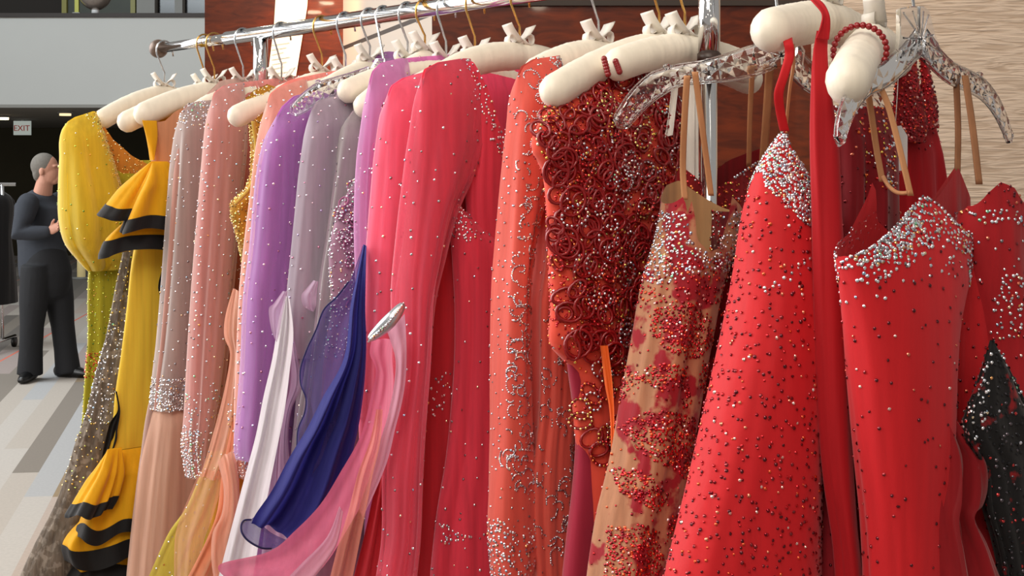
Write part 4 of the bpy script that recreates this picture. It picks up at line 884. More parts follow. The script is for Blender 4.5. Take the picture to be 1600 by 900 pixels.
# --- 15 salmon gown with silver scrolls
fr = rail_frame(935); g = gown('beaded_gown', 'light salmon gown covered in silver crystal scrolls with a heavily stoned cuff', fr)
SA = fabric('light salmon lycra', '#e25c4e', sheen=.5, trans=.2, streak=.08, sheen_tint='#ffdcd8', rough=.6, grad=(1.72, 1.80, '#ef9a84')); SAD = fabric('salmon georgette', '#dc4e40', sheen=.3, trans=.15, streak=.1)
b = tube(g, fr, 'body', SAD, [(838, 120), (834, 260), (838, 400), (836, 500), (834, 620), (828, 720), (822, 820), (815, 905)], -.17, T=.028, hem=.35, seed=56, fold=(.007, 6))
s = tube(g, fr, 'sleeve', SA, [(809, 120), (804, 145), (800, 190), (795, 240), (792, 300), (788, 380), (783, 450), (780, 530), (778, 600), (776, 680), (771, 760), (768, 830), (775, 905)], [(875, 88), (872, 150), (862, 230), (838, 320), (820, 400), (815, 480), (815, 560), (817, 640), (820, 710), (830, 790), (826, 860), (812, 905)], T=.032, off=.016, top=[(809, 120), (816, 104), (835, 92), (875, 86)], seed=57, fold=(.004, 3))
k = tube(g, fr, 'front_panel', SA, [(842, 180), (848, 300), (845, 420), (838, 470), (838, 560), (836, 650), (828, 720), (826, 800), (832, 905)], [(900, 200), (905, 420), (892, 560), (882, 700), (882, 905)], T=.03, off=.03, hem=.5, seed=58, fold=(.006, 4))
G = Gems(); swirls(G, s, 150, [(765, 130), (875, 90), (850, 300), (830, 400), (825, 780), (765, 780)], .0018, 'steel', 1); swirls(G, k, 140, [(830, 200), (905, 200), (900, 560), (880, 860), (820, 860)], .0019, 'steel', 2)
scatter(G, s, 2600, .0022, 'steel', seed=3); scatter(G, s, 17000, .0026, 'silver', [(762, 800), (790, 830), (812, 810), (832, 800), (830, 850), (800, 905), (765, 905)], 4); scatter(G, s, 9000, .0024, 'silver', [(845, 80), (880, 80), (880, 120), (862, 125)], 5); scatter(G, k, 900, .0024, 'silver', seed=6)
for yy, x0, x1 in ((352, 786, 806), (372, 785, 808), (396, 784, 800), (530, 780, 812), (548, 779, 806), (700, 776, 815), (716, 775, 812)): row(G, s, [(x0, yy), ((x0+x1)/2, yy-3), (x1, yy)], .0055, .0025, 'silver', yy)
G.build(g)
padded_hanger('white padded hanger with a high standing bow behind the light salmon shoulder', fr, fr.pt(826, 114), fr.pt(928, 66)[1], .0225, sag=1.8)
# --- 16 red beaded loop gown
RED = fabric('coral red mesh', '#ee5440', sheen=.3, trans=.15, streak=.1); CRIM = fabric('crimson mauve skirt', '#a82640', sheen=.3, trans=.15, streak=.06); CORD = simple('red bead cord', '#8e0c12', .3, coat=.4); ORG = fabric('orange satin ribbon', '#f2641c', sheen=.3, trans=.2, rough=.5)
fr = rail_frame(1030); g = gown('beaded_gown', 'red gown under a net of beaded loops and flame coloured crystals', fr)
b = tube(g, fr, 'body', RED, [(868, 164), (850, 182), (838, 208), (836, 236), (850, 262), (858, 310), (862, 400), (866, 480), (867, 545), (893, 572), (901, 640), (907, 700), (912, 715)], -.09, T=.032, top=[(868, 164), (900, 142), (940, 118), (958, 100), (972, 98), (1000, 116), (1030, 132), (1060, 165), (1090, 230)], hem=1.12, seed=60, fold=(.004, 5), foldtop=.3)
k = tube(g, fr, 'skirt', CRIM, [(880, 520), (892, 600), (902, 680), (898, 760), (890, 830), (882, 905)], -.19, T=.026, off=-.004, hem=.4, seed=61, fold=(.007, 5))
ribbon(g, 'orange_ribbon', ORG, [(938, 540, 1.745), (945, 600, 1.745), (953, 650, 1.745), (955, 745, 1.745)], [(950, 540, 1.74), (957, 600, 1.74), (960, 660, 1.74), (959, 740, 1.74)], seed=2, fold=(.001, 1))
G = Gems(); A = [(838, 190), (870, 165), (960, 105), (1010, 120), (1060, 150), (1070, 560), (866, 545), (860, 280), (840, 240)]
loops(g, 'beaded_loops', b, 400, A, (.010, .021), .0026, CORD, G, ['fire', 'red', 'gold', 'silver', 'fire', 'silver'], .0025, 5, gshare=.36)
loops(g, 'beaded_loops', b, 34, [(880, 545), (1000, 540), (990, 620), (955, 690), (905, 715)], (.010, .019), .0022, CORD, G, ['silver', 'fire', 'gold'], .0024, 6, gshare=.8)
scatter(G, b, 11500, .0027, 'fire', A, 1); scatter(G, b, 8000, .0023, 'red', A, 4); scatter(G, b, 4500, .003, 'gold', [(860, 180), (1010, 120), (1060, 300), (1050, 540), (880, 540)], 2)
scatter(G, b, 3500, .0025, 'fire', [(880, 540), (1000, 540), (940, 720), (905, 715)], 3)
row(G, b, [(958, 102), (975, 112), (990, 122), (1004, 128)], .0075, .0036, 'silver', 3); row(G, b, [(870, 165), (850, 184), (838, 210), (836, 236)], .007, .0034, 'gold', 4); G.build(g)
mb = MB()
for (x0, y0, x1, y1) in ((944, 92, 950, 116), (962, 96, 968, 112)):
    for i in range(6):
        p = px3(x0+(x1-x0)*i/5, y0+(y1-y0)*i/5, fr.D-.12-.02); mb.sphere(tuple(p), .0045, 8, 6)
stuff(mb.build('bead_strap', CORD, g, True, g.location))
padded_hanger('white padded hanger with the long bare arm above the red beaded gown', fr, fr.pt(852, 142), fr.pt(1034, 56)[1], .0215, 'gold', sag=1.5, far=fr.pt(1034, 56)[1]-.055)

# --- hanger and white ribbons of the gown behind the near upright
frx = rail_frame(1070, (-.80, -.60)); g = gown('sequinned_gown', 'dark red sequinned gown seen between the near upright and the collared gown', frx)
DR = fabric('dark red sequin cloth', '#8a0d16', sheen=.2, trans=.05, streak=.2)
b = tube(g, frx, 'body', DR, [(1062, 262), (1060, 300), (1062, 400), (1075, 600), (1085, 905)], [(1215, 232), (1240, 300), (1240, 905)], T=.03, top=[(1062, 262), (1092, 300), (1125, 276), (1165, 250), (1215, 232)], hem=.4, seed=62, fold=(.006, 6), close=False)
G = Gems(); scatter(G, b, 15000, .0025, 'fire', [(1050, 225), (1230, 225), (1200, 420), (1100, 420)], 1); scatter(G, b, 5000, .0025, 'dark', [(1050, 400), (1230, 400), (1200, 720), (1100, 720)], 2); row(G, b, [(1125, 277), (1165, 251), (1200, 238)], .006, .003, 'silver', 3); G.build(g)
dd = frx.D
for (x0, y0, x1, y1, w) in ((1056, 120, 1044, 215, 12), (1084, 118, 1082, 292, 20), (1020, 130, 1018, 180, 7)):
    ribbon(g, 'hanging_loop', RIBBON, [(x0-w*.4, y0, dd), (x1-w*.5, y1, dd-.01)], [(x0+w*.4, y0, dd), (x1+w*.5, y1-4, dd-.01)], seed=x0, fold=(.002, 1))
padded_hanger('white padded hanger crossing behind the near upright', frx, frx.pt(952, 100), frx.pt(1083, 58)[1], .0215, 'gold', sag=1.6, far=frx.pt(1083, 58)[1]-.04)

# --- clear acrylic hangers
m, N, L_, bb = new_mat('clear acrylic'); ACRYLIC = m
bb.inputs['Base Color'].default_value = (.97, .97, .98, 1); bb.inputs['Transmission Weight'].default_value = 1; bb.inputs['Roughness'].default_value = .03; bb.inputs['IOR'].default_value = 1.45
def acrylic_hanger(label, D, arms, neck, hookpx, th=.006, hook_to=None):
    """moulded clear hanger: arms are middle lines with half heights, each given as (px, py, depth, half height)"""
    c = px3(*neck[0]); g = thing('acrylic_hanger', label, 'hanger', tuple(c), 'clear moulded hangers')
    for arm in arms:
        P = [px3(x, y, d) for x, y, d, h in arm]; q = smooth_path(P, 3); t = np.linspace(0, 1, len(arm)); hh = np.interp(np.linspace(0, 1, len(q)), t, [a[3] for a in arm])
        n = len(q); mrow = 5; V = []; F = []
        dirn = (q[-1]-q[0]); flat = Vector((dirn.x, dirn.y, 0)).normalized(); nr = Vector((-flat.y, flat.x, 0)); nr = nr if nr.y < 0 else -nr
        for side in (1, -1):
            base = len(V)
            for i in range(n):
                tg = (q[min(i+1, n-1)]-q[max(i-1, 0)]).normalized(); up = nr.cross(tg).normalized(); up = up if up.z > 0 else -up
                if i > n*.6 and abs(tg.z) > .7: up = nr.cross(tg).normalized(); up = up if (up.x*flat.x+up.y*flat.y) > 0 or up.z > 0 else -up
                for j in range(mrow):
                    f = -1+2*j/(mrow-1); o = th*(.25 if j in (0, mrow-1) else (.72+.28*((i+j) % 2)))
                    V.append(q[i]+up*(hh[i]*f)+nr*(o*side))
            for i in range(n-1):
                for j in range(mrow-1):
                    a = base+i*mrow+j; b_ = a+1; c_ = a+mrow+1; d_ = a+mrow
                    tri = [(a, b_, c_), (a, c_, d_)] if (i+j) % 2 else [(a, b_, d_), (b_, c_, d_)]
                    F += [tt if side < 0 else tt[::-1] for tt in tri]
        h0 = n*mrow
        for i in range(n-1):
            for j in (0, mrow-1):
                a, b_ = i*mrow+j, (i+1)*mrow+j; F.append((a, b_, h0+b_, h0+a) if j == 0 else (b_, a, h0+a, h0+b_))
        for i in (0, n-1):
            for j in range(mrow-1):
                a, b_ = i*mrow+j, i*mrow+j+1; F.append((b_, a, h0+a, h0+b_) if i == 0 else (a, b_, h0+b_, h0+a))
        o = mesh_np('arm', [tuple(v) for v in V], F, ACRYLIC, g, False, g.location)
        mb = MB()                                                                # raised rims along both edges and round the tip
        rim = []
        for sg in (1, -1):
            line = []
            for i in range(n):
                tg = (q[min(i+1, n-1)]-q[max(i-1, 0)]).normalized(); up = nr.cross(tg).normalized(); up = up if up.z > 0 else -up
                if i > n*.6 and abs(tg.z) > .7: up = nr.cross(tg).normalized(); up = up if (up.x*flat.x+up.y*flat.y) > 0 or up.z > 0 else -up
                line.append(q[i]+up*(hh[i]*sg))
            rim.append(line)
        mb.tube(rim[0], .0022, 8); mb.tube(rim[1], .0022, 8); mb.tube([rim[0][-1], q[-1]+(q[-1]-q[-2]).normalized()*.006, rim[1][-1]], .0026, 8)
        mb.build('rim', ACRYLIC, o, True, g.location)
        k = int(n*.52); nb = MB()                                                # the notch lip that keeps straps from sliding
        nb.sphere(tuple(rim[0][k]+Vector((0, 0, .002))), .005, 10, 6, (1.2, .8, .8)); nb.build('strap_notch', ACRYLIC, o, True, g.location)
    V = []; F = []
    for (x, y, d) in neck[1:]:
        p = px3(x, y, d); V += [tuple(p+Vector((0, -th*1.3, 0))), tuple(p+Vector((0, th*1.3, 0)))]
    n = len(neck)-1
    F = [tuple(range(0, 2*n, 2))[::-1], tuple(range(1, 2*n, 2))]+[(2*i, 2*i+1, 2*((i+1) % n)+1, 2*((i+1) % n)) for i in range(n)]
    nk = mesh_np('neck', V, F, ACRYLIC, g, False, g.location)
    mb = MB()                                                                    # pressed fan of ribs
    pv = px3(*neck[0])
    for k in range(11):
        i = k*n/11.0; i0 = int(i) % n; i1 = (i0+1) % n; f = i-int(i)
        a, b_ = px3(*neck[1+i0]), px3(*neck[1+i1]); p = a*(1-f)+b_*f
        mb.tube([pv+Vector((0, -th*1.4, 0)), pv*.15+p*.85+Vector((0, -th*1.4, 0))], .0014, 5)
    mb.build('fan_ribs', ACRYLIC, nk, False, g.location)
    hp = px3(*hookpx); X0, D0 = rail_pt(rail_s(hookpx[0])); mb = MB()
    top = Vector((X0, D0, RAILZ)); v = Vector((-.745, -.668, 0)); R = .0205
    pts = [hp+Vector((0, 0, -.03)), hp, hp*.5+(top+v*R)*.5, top+v*R]
    for k in range(1, 10): t = math.radians(k*20); pts.append(top+v*(R*math.cos(t))+Vector((0, 0, -.0035+R*math.sin(t))))
    mb.tube(pts, .0021, 8); mb.build('hook', STEELWIRE, g, True, g.location)
    return g
d1 = 1.70
acrylic_hanger('big clear diamond cut hanger in front of the near upright', d1,
  [[(1206, 84, d1, .018), (1170, 97, d1, .019), (1135, 106, d1, .0165), (1095, 113, d1, .0135), (1060, 118, d1, .013), (1025, 132, d1, .0155), (998, 155, d1, .014), (980, 178, d1, .012), (970, 192, d1, .0105)],
   [(1236, 92, d1, .019), (1262, 118, d1+.02, .019), (1290, 134, d1+.05, .0165), (1330, 140, d1+.08, .014), (1372, 160, d1+.11, .014), (1398, 190, d1+.13, .011)]],
  [(1219, 88, d1), (1190, 40, d1), (1210, 46, d1), (1222, 46, d1), (1238, 50, d1), (1256, 80, d1), (1252, 110, d1), (1230, 104, d1), (1202, 104, d1), (1182, 108, d1), (1176, 78, d1)], (1219, 52, 1.715))
fA = Frame(.505, 1.577, (-.68, -.73))
def AD(px): a, z = fA.pt(px, 100); return fA.D+a*fA.v[1]
acrylic_hanger('clear hanger at the right with both arms showing against the cream wall', 1.58,
  [[(x, y, AD(x), h) for x, y, h in [(1432, 66, .017), (1410, 92, .015), (1382, 118, .0135), (1356, 130, .013), (1338, 146, .0145), (1324, 170, .014), (1315, 198, .012), (1312, 218, .009)]],
   [(x, y, AD(x), h) for x, y, h in [(1440, 66, .017), (1462, 92, .0155), (1486, 114, .014), (1512, 126, .0135), (1536, 140, .0135), (1556, 165, .0125), (1570, 195, .0105), (1577, 216, .008)]]],
  [(1436, 62, 1.573), (1403, 14, AD(1403)), (1420, 11, AD(1420)), (1440, 11, AD(1440)), (1449, 18, AD(1449)), (1458, 55, AD(1458)), (1470, 88, AD(1470)), (1452, 100, AD(1452)), (1436, 90, AD(1436)), (1418, 104, AD(1418)), (1398, 96, AD(1398)), (1403, 60, AD(1403))], (1428, 14, 1.575))
# small clear hanger over the lilac sleeve
fq = fr9
def QD(px): a, z = fq.pt(px, 150); return fq.D+a*fq.v[1]
acrylic_hanger('small clear ribbed hanger whose tip rests over the lilac sleeves', 2.3,
  [[(x, y, QD(x), h) for x, y, h in [(580, 118, .016), (555, 128, .017), (528, 136, .017), (502, 144, .017), (482, 156, .015), (466, 168, .012), (459, 173, .009)]],
   [(x, y, QD(x), h) for x, y, h in [(620, 112, .016), (650, 116, .016), (680, 124, .014)]]],
  [(600, 108, QD(600)), (588, 92, QD(588)), (612, 92, QD(612)), (622, 104, QD(622)), (618, 118, QD(618)), (584, 122, QD(584)), (580, 106, QD(580))], (600, 94, QD(600)))

# --- 17 red flower lace gown
fr = Frame((1110-800)/2000*1.74, 1.74, (-.90, -.43)); g = gown('lace_gown', 'nude mesh gown with red sequinned flowers and a keyhole neckline, on the diamond cut hanger', fr)
FLW = fabric('nude mesh with red flower lace', '#b9805f', sheen=.3, trans=.15, streak=.14, lining='#c49a6c', col2='#a01a28', cscale=24, cthr=.53); DRL = fabric('dark red lace', '#7e0f1c', sheen=.2, trans=.1, streak=.2, lining='#b98a5c', col2='#5a0812', cscale=25)
CRB = fabric('crimson bodice satin', '#a01424', sheen=.3, trans=.1, streak=.08, lining='#c79a68')
b = tube(g, fr, 'body', FLW, [(1042, 318), (1038, 350), (1028, 390), (1017, 430), (1008, 470), (1000, 520), (989, 580), (978, 640), (968, 700), (955, 760), (945, 800), (935, 860), (928, 912)], [(1150, 320), (1140, 380), (1120, 440), (1108, 500), (1096, 560), (1086, 620), (1074, 690), (1060, 760), (1042, 830), (1022, 912)], T=.045, hem=.5, top=[(1042, 318), (1050, 306), (1058, 312), (1054, 345), (1062, 372), (1078, 391), (1096, 384), (1106, 350), (1112, 304), (1130, 318), (1150, 336)], topb=[(1042, 318), (1066, 290), (1090, 282), (1114, 300), (1150, 330)], seed=64, fold=(.006, 5), close=False)
k = tube(g, fr, 'side_panel', DRL, [(1120, 330), (1112, 450), (1095, 560), (1076, 680), (1050, 790), (1018, 912)], [(1170, 330), (1180, 480), (1175, 620), (1160, 760), (1150, 912)], T=.03, off=-.02, hem=.5, seed=65, fold=(.007, 5), close=False)
G = Gems(); scatter(G, b, 26000, .0026, 'silver', [(1030, 330), (1050, 330), (1060, 380), (1085, 400), (1118, 330), (1150, 330), (1135, 420), (1060, 425), (1014, 445)], 1)
scatter(G, b, 15000, .0026, 'red', [(1010, 400), (1140, 400), (1130, 470), (1000, 475)], 2); scatter(G, b, 1800, .0025, 'red', None, 4)
for q, P in enumerate([[(1012, 480), (1050, 468), (1085, 490), (1092, 530), (1060, 555), (1020, 545), (1005, 515)], [(985, 640), (1010, 632), (1060, 645), (1070, 690), (1050, 745), (1030, 725), (985, 705), (972, 670)], [(945, 820), (975, 805), (1005, 820), (1012, 870), (980, 912), (935, 905)], [(1000, 565), (1030, 560), (1040, 590), (1010, 605), (990, 590)], [(1070, 560), (1092, 560), (1085, 610), (1062, 600)], [(960, 730), (985, 725), (1020, 765), (1000, 790), (960, 765)], [(1020, 800), (1042, 790), (1040, 830), (1015, 835)], [(980, 580), (996, 580), (975, 640), (968, 640)], [(1030, 570), (1046, 566), (1052, 625), (1040, 630)]]):
    scatter(G, b, 42000, .0026, 'red', P, 30+q)
scatter(G, k, 5500, .0025, 'red', None, 5, clump=(.12, .6)); scatter(G, k, 16000, .0025, 'silver', [(1105, 320), (1175, 330), (1165, 450), (1110, 450)], 6, fade=(360, 470, .1)); row(G, k, [(1122, 480), (1128, 520), (1136, 575)], .009, .0028, 'silver', 7); G.build(g)
def strap(g, pts, w, D, mat=NUDE, seed=0, name='strap'):
    E0 = [(x-w/2, y, D if not isinstance(D, list) else D[i]) for i, (x, y) in enumerate(pts)]; E1 = [(x+w/2, y, D if not isinstance(D, list) else D[i]) for i, (x, y) in enumerate(pts)]
    return ribbon(g, name, mat, E0, E1, nx=5, fold=(.0005, 1), seed=seed, thick=.0014)
strap(g, [(1074, 118), (1070, 180), (1067, 260), (1070, 312)], 10, [1.688, 1.70, 1.72, 1.715]); strap(g, [(1086, 112), (1095, 180), (1104, 250), (1111, 306)], 9.5, [1.688, 1.70, 1.715, 1.72])
strap(g, [(1176, 104), (1172, 180), (1170, 260)], 8, [1.71, 1.75, 1.80]); strap(g, [(1203, 104), (1198, 180), (1192, 260)], 13, [1.71, 1.75, 1.80])

# --- 18 red halter gown with silver collar
fr = Frame((1220-800)/2000*1.56, 1.56, (-.86, -.51)); g = gown('halter_gown', 'scarlet halter gown with a thick silver crystal collar and dark stones', fr)
SC = fabric('scarlet stretch satin', '#cf1a22', sheen=.35, trans=.08, streak=.05, rough=.6, lining='#a0141c', sheen_tint='#ffb0b8', bump=.1)
b = tube(g, fr, 'body', SC, [(1224, 204), (1206, 230), (1190, 260), (1179, 300), (1173, 340), (1169, 380), (1165, 430), (1159, 470), (1146, 540), (1131, 610), (1115, 680), (1096, 760), (1076, 840), (1058, 912)], [(1272, 204), (1272, 300), (1272, 340), (1272, 420), (1273, 560), (1275, 700), (1275, 912)], T=[(1200, 204, .006), (1200, 260, .02), (1200, 340, .04), (1200, 912, .055)], hem=.5, top=[(1223, 204), (1226, 205), (1240, 262), (1258, 300), (1272, 322)], topb=[(1223, 204), (1226, 206), (1250, 330), (1272, 350)], seed=66, fold=(.008, 3), close=False, nt=96, nw=80, foldtop=.7)
col = [(1222, 200), (1204, 232), (1188, 262), (1184, 292), (1200, 318), (1214, 340), (1240, 364), (1262, 360), (1274, 340), (1274, 315), (1256, 300), (1240, 270), (1228, 205)]
G = Gems(); scatter(G, b, 90000, .0027, 'silver', col, 1)
row(G, b, [(1224, 212), (1231, 250), (1244, 285), (1262, 308), (1273, 322)], .0055, .0030, 'silver', 2); row(G, b, [(1216, 230), (1226, 262), (1241, 296), (1260, 318), (1272, 330)], .0056, .003, 'fire', 3); row(G, b, [(1207, 240), (1216, 272), (1234, 305), (1256, 330), (1270, 340)], .0056, .003, 'silver', 4)
row(G, b, [(1270, 350), (1240, 385), (1205, 415), (1168, 448)], .0105, .0028, 'silver', 5); row(G, b, [(1262, 372), (1240, 398), (1205, 425), (1170, 452)], .014, .0026, 'pink', 6)
scatter(G, b, 30000, .0026, 'silver', [(1256, 366), (1275, 360), (1275, 450), (1262, 450)], 7); scatter(G, b, 3600, .0026, 'red', [(1000, 300), (1280, 300), (1280, 912), (1000, 912)], 8); scatter(G, b, 3600, .0028, 'dark', [(1000, 300), (1280, 300), (1280, 912), (1000, 912)], 9); G.build(g)
# its straps: a twisted one and a long sash, both thrown over the padded hanger
strap(g, [(1228, 40), (1231, 62), (1234, 85), (1226, 115), (1217, 145), (1219, 172), (1226, 205)], 15, [1.60, 1.535, 1.53, 1.53, 1.535, 1.545, 1.555], SC, name='halter_strap')
strap(g, [(1238, 60), (1240, 100), (1234, 140), (1228, 200)], 5, [1.56, 1.56, 1.56, 1.565], NUDE)
frs = Frame((1300-800)/2000*1.52, 1.52, (-.9, -.43))
RS = fabric('red georgette', '#b8141e', sheen=.35, trans=.15, streak=.08, sheen_tint='#ff9aa8')
tube(g, frs, 'sash', RS, [(1276, 48), (1271, 80), (1269, 140), (1268, 225), (1271, 320), (1273, 420), (1277, 560), (1283, 680), (1291, 760), (1305, 850), (1310, 912)], [(1294, 48), (1292, 100), (1300, 170), (1308, 225), (1312, 320), (1317, 420), (1322, 540), (1326, 640), (1329, 700), (1336, 830), (1346, 912)], T=[(1290, 48, .004), (1290, 300, .012), (1290, 912, .016)], hem=.6, seed=67, fold=(.005, 2))
ribbon(g, 'sash_loop', RS, [(1258, -8, 1.53), (1272, 6, 1.51), (1284, 22, 1.50), (1282, 40, 1.50), (1275, 60, 1.505)], [(1262, -10, 1.53), (1284, 4, 1.51), (1294, 22, 1.50), (1296, 40, 1.50), (1294, 62, 1.505)], seed=3, fold=(.001, 1), thick=.002)
frh = rail_frame(1293, (-.62, -.78))
padded_hanger('big white padded hanger nearest the camera with the red sash over it', frh, (.180, EYE+(262-44)/2000*1.52), frh.pt(1296, 22)[1]+.012, .0245, sag=1.3, far=frh.pt(1296, 22)[1]-.03)

# --- 19 dark crimson gown behind, with crystal strap
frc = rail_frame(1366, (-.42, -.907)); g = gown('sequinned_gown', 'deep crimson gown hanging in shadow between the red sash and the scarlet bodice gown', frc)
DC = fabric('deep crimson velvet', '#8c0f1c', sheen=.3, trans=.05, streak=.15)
fr = Frame((1345-800)/2000*1.62, 1.62, (-.85, -.53))
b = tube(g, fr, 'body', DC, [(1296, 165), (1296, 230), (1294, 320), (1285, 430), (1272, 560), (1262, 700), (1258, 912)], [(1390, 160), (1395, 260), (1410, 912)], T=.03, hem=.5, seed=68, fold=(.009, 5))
G = Gems(); scatter(G, b, 9000, .0026, 'fire', [(1300, 140), (1375, 150), (1375, 300), (1330, 300)], 1); scatter(G, b, 2500, .0026, 'dark', None, 2); scatter(G, b, 22000, .0028, 'silver', [(1296, 140), (1310, 142), (1314, 180), (1300, 182)], 3); scatter(G, b, 9000, .0025, 'silver', [(1330, 240), (1375, 220), (1375, 290), (1345, 290)], 5); G.build(g)
tip = (.205, EYE+(262-126)/2000*(frc.D-.18)); zc = frc.pt(1370, 44)[1]
mb = MB(); RR = .031
for k in range(26):
    t = math.radians(-60+k*13); c = Vector(frc.W(.105, zc-.040, 0)); mb.sphere(tuple(c+Vector((frc.u[0], frc.u[1], 0))*(RR*math.cos(t))+Vector((0, 0, 1))*(RR*math.sin(t))), .0042, 8, 6)
stuff(mb.build('bead_strap', CORD, g, True, g.location))
padded_hanger('white padded hanger pointing at the camera with a red bead strap round it', frc, tip, zc, .0255, 'gold', sag=1.35, far=zc-.035)

# --- 20 scarlet gown with silver v bodice on the right acrylic hanger
fr = Frame((1420-800)/2000*1.50, 1.50, (-.80, -.60)); g = gown('strappy_gown', 'scarlet gown with a silver scattered pointed bodice, on the clear hanger at the right', fr)
SC2 = fabric('scarlet crepe', '#cc1a22', sheen=.35, trans=.08, streak=.06, rough=.65, lining='#c8242a', sheen_tint='#ffa8b0', bump=.12); SHR = fabric('sheer dark red organza', '#a81a24', sheen=.4, trans=.3, streak=.1, alpha=.75)
b = tube(g, fr, 'body', SC2, [(1318, 400), (1322, 425), (1329, 460), (1337, 510), (1344, 570), (1351, 640), (1359, 720), (1367, 800), (1374, 912)], [(1506, 372), (1498, 430), (1480, 490), (1470, 560), (1466, 640), (1463, 720), (1466, 800), (1472, 912)], T=[(1400, 300, .016), (1400, 400, .04), (1400, 912, .045)], hem=.5, top=[(1318, 400), (1345, 374), (1372, 348), (1400, 322), (1423, 304), (1445, 322), (1462, 345), (1485, 365), (1506, 376)], topb=[(1318, 402), (1358, 365), (1380, 282), (1400, 345), (1430, 368), (1470, 372), (1506, 378)], seed=70, fold=(.006, 4), close=False, nt=96, foldtop=.5)
k = tube(g, fr, 'side_panel', SC2, [(1462, 372), (1468, 450), (1468, 520), (1466, 600), (1470, 660)], [(1508, 376), (1518, 450), (1534, 520), (1536, 570), (1520, 660)], T=.03, off=-.012, seed=71, fold=(.009, 4), close=False)
for q, (E0, E1) in enumerate([([(1466, 650, 1.47), (1466, 720, 1.46), (1467, 800, 1.45), (1468, 912, 1.45)], [(1480, 640, 1.5), (1512, 684, 1.5), (1540, 720, 1.5), (1546, 760, 1.5), (1540, 790, 1.5), (1528, 806, 1.5), (1552, 850, 1.5), (1576, 912, 1.5)]), ([(1470, 700, 1.50), (1474, 780, 1.49), (1480, 860, 1.49), (1482, 912, 1.49)], [(1496, 690, 1.52), (1510, 760, 1.52), (1524, 820, 1.52), (1550, 912, 1.52)])]):
    r_ = ribbon(g, 'organza_frill', SHR, E0, E1, seed=q+9, fold=(.012, 2.2), nx=18)
G = Gems(); V_ = [(1316, 400), (1345, 372), (1400, 320), (1423, 302), (1450, 326), (1506, 372), (1500, 440), (1490, 470), (1470, 400), (1430, 370), (1400, 395), (1370, 415), (1328, 445)]
scatter(G, b, 19000, .0027, 'silver', V_, 1); scatter(G, b, 50000, .0027, 'silver', [(1318, 398), (1400, 322), (1410, 345), (1380, 385), (1330, 420)], 2); scatter(G, b, 3200, .0027, 'silver', [(1325, 410), (1440, 350), (1490, 380), (1480, 440), (1400, 430), (1330, 480)], 6)
scatter(G, b, 1300, .0027, 'dark', None, 3); scatter(G, k, 2600, .0027, 'dark', None, 4); scatter(G, k, 9000, .0025, 'silver', [(1485, 360), (1512, 370), (1512, 460), (1495, 430)], 5)
row(G, b, [(1318, 401), (1345, 375), (1372, 349), (1400, 323), (1423, 305)], .0065, .0028, 'silver', 8); row(G, b, [(1423, 305), (1445, 323), (1462, 346), (1485, 366), (1505, 377)], .0065, .0026, 'silver', 9); G.build(g)
strap(g, [(1356, 140), (1362, 180), (1370, 235), (1379, 284)], 10, [1.51, 1.52, 1.53, 1.535]); strap(g, [(1368, 122), (1386, 160), (1404, 225), (1423, 306)], 10, [1.505, 1.50, 1.495, 1.49])
mb = MB(); mb.tube(smooth_path([px3(*p) for p in [(1380, 276, 1.53), (1388, 290, 1.52), (1400, 300, 1.505), (1412, 302, 1.497), (1422, 300, 1.49)]], 6), .0026, 8); mb.build('elastic_loop', NUDE, g, True, g.location)

# --- 21 crimson sequin halter behind
fr = Frame((1430-800)/2000*1.80, 1.80, (-.80, -.60)); g = gown('sequinned_gown', 'crimson beaded halter gown against the cream wall, behind the clear hanger', fr)
CS = fabric('crimson sequin cloth', '#9a0d16', sheen=.2, trans=.05, streak=.2)
b = tube(g, fr, 'body', RS, [(1400, 190), (1404, 240), (1408, 300), (1412, 420), (1410, 905)], [(1462, 200), (1466, 270), (1480, 400), (1500, 905)], T=.02, hem=.5, seed=73, fold=(.007, 4))
s1 = tube(g, fr, 'beaded_strap', CS, [(1420, 85), (1404, 125), (1398, 160), (1396, 200), (1404, 222)], [(1430, 85), (1434, 130), (1440, 160), (1446, 200), (1440, 222)], T=.008, off=.02, seed=74, fold=(.002, 3))
s2 = tube(g, fr, 'beaded_strap', CS, [(1438, 80), (1442, 120), (1442, 160), (1442, 200)], [(1446, 80), (1452, 120), (1460, 160), (1464, 215)], T=.007, off=.016, seed=75, fold=(.002, 3))
G = Gems(); scatter(G, s1, 34000, .0027, 'red', None, 1); scatter(G, s2, 34000, .0027, 'red', None, 2); row(G, s2, [(1449, 90), (1455, 140), (1462, 190), (1463, 250)], .007, .0032, 'dark', 3); row(G, b, [(1462, 205), (1466, 240), (1467, 268)], .007, .0032, 'dark', 4)
scatter(G, b, 3000, .0026, 'red', [(1395, 190), (1470, 190), (1470, 240), (1395, 230)], 5); G.build(g)

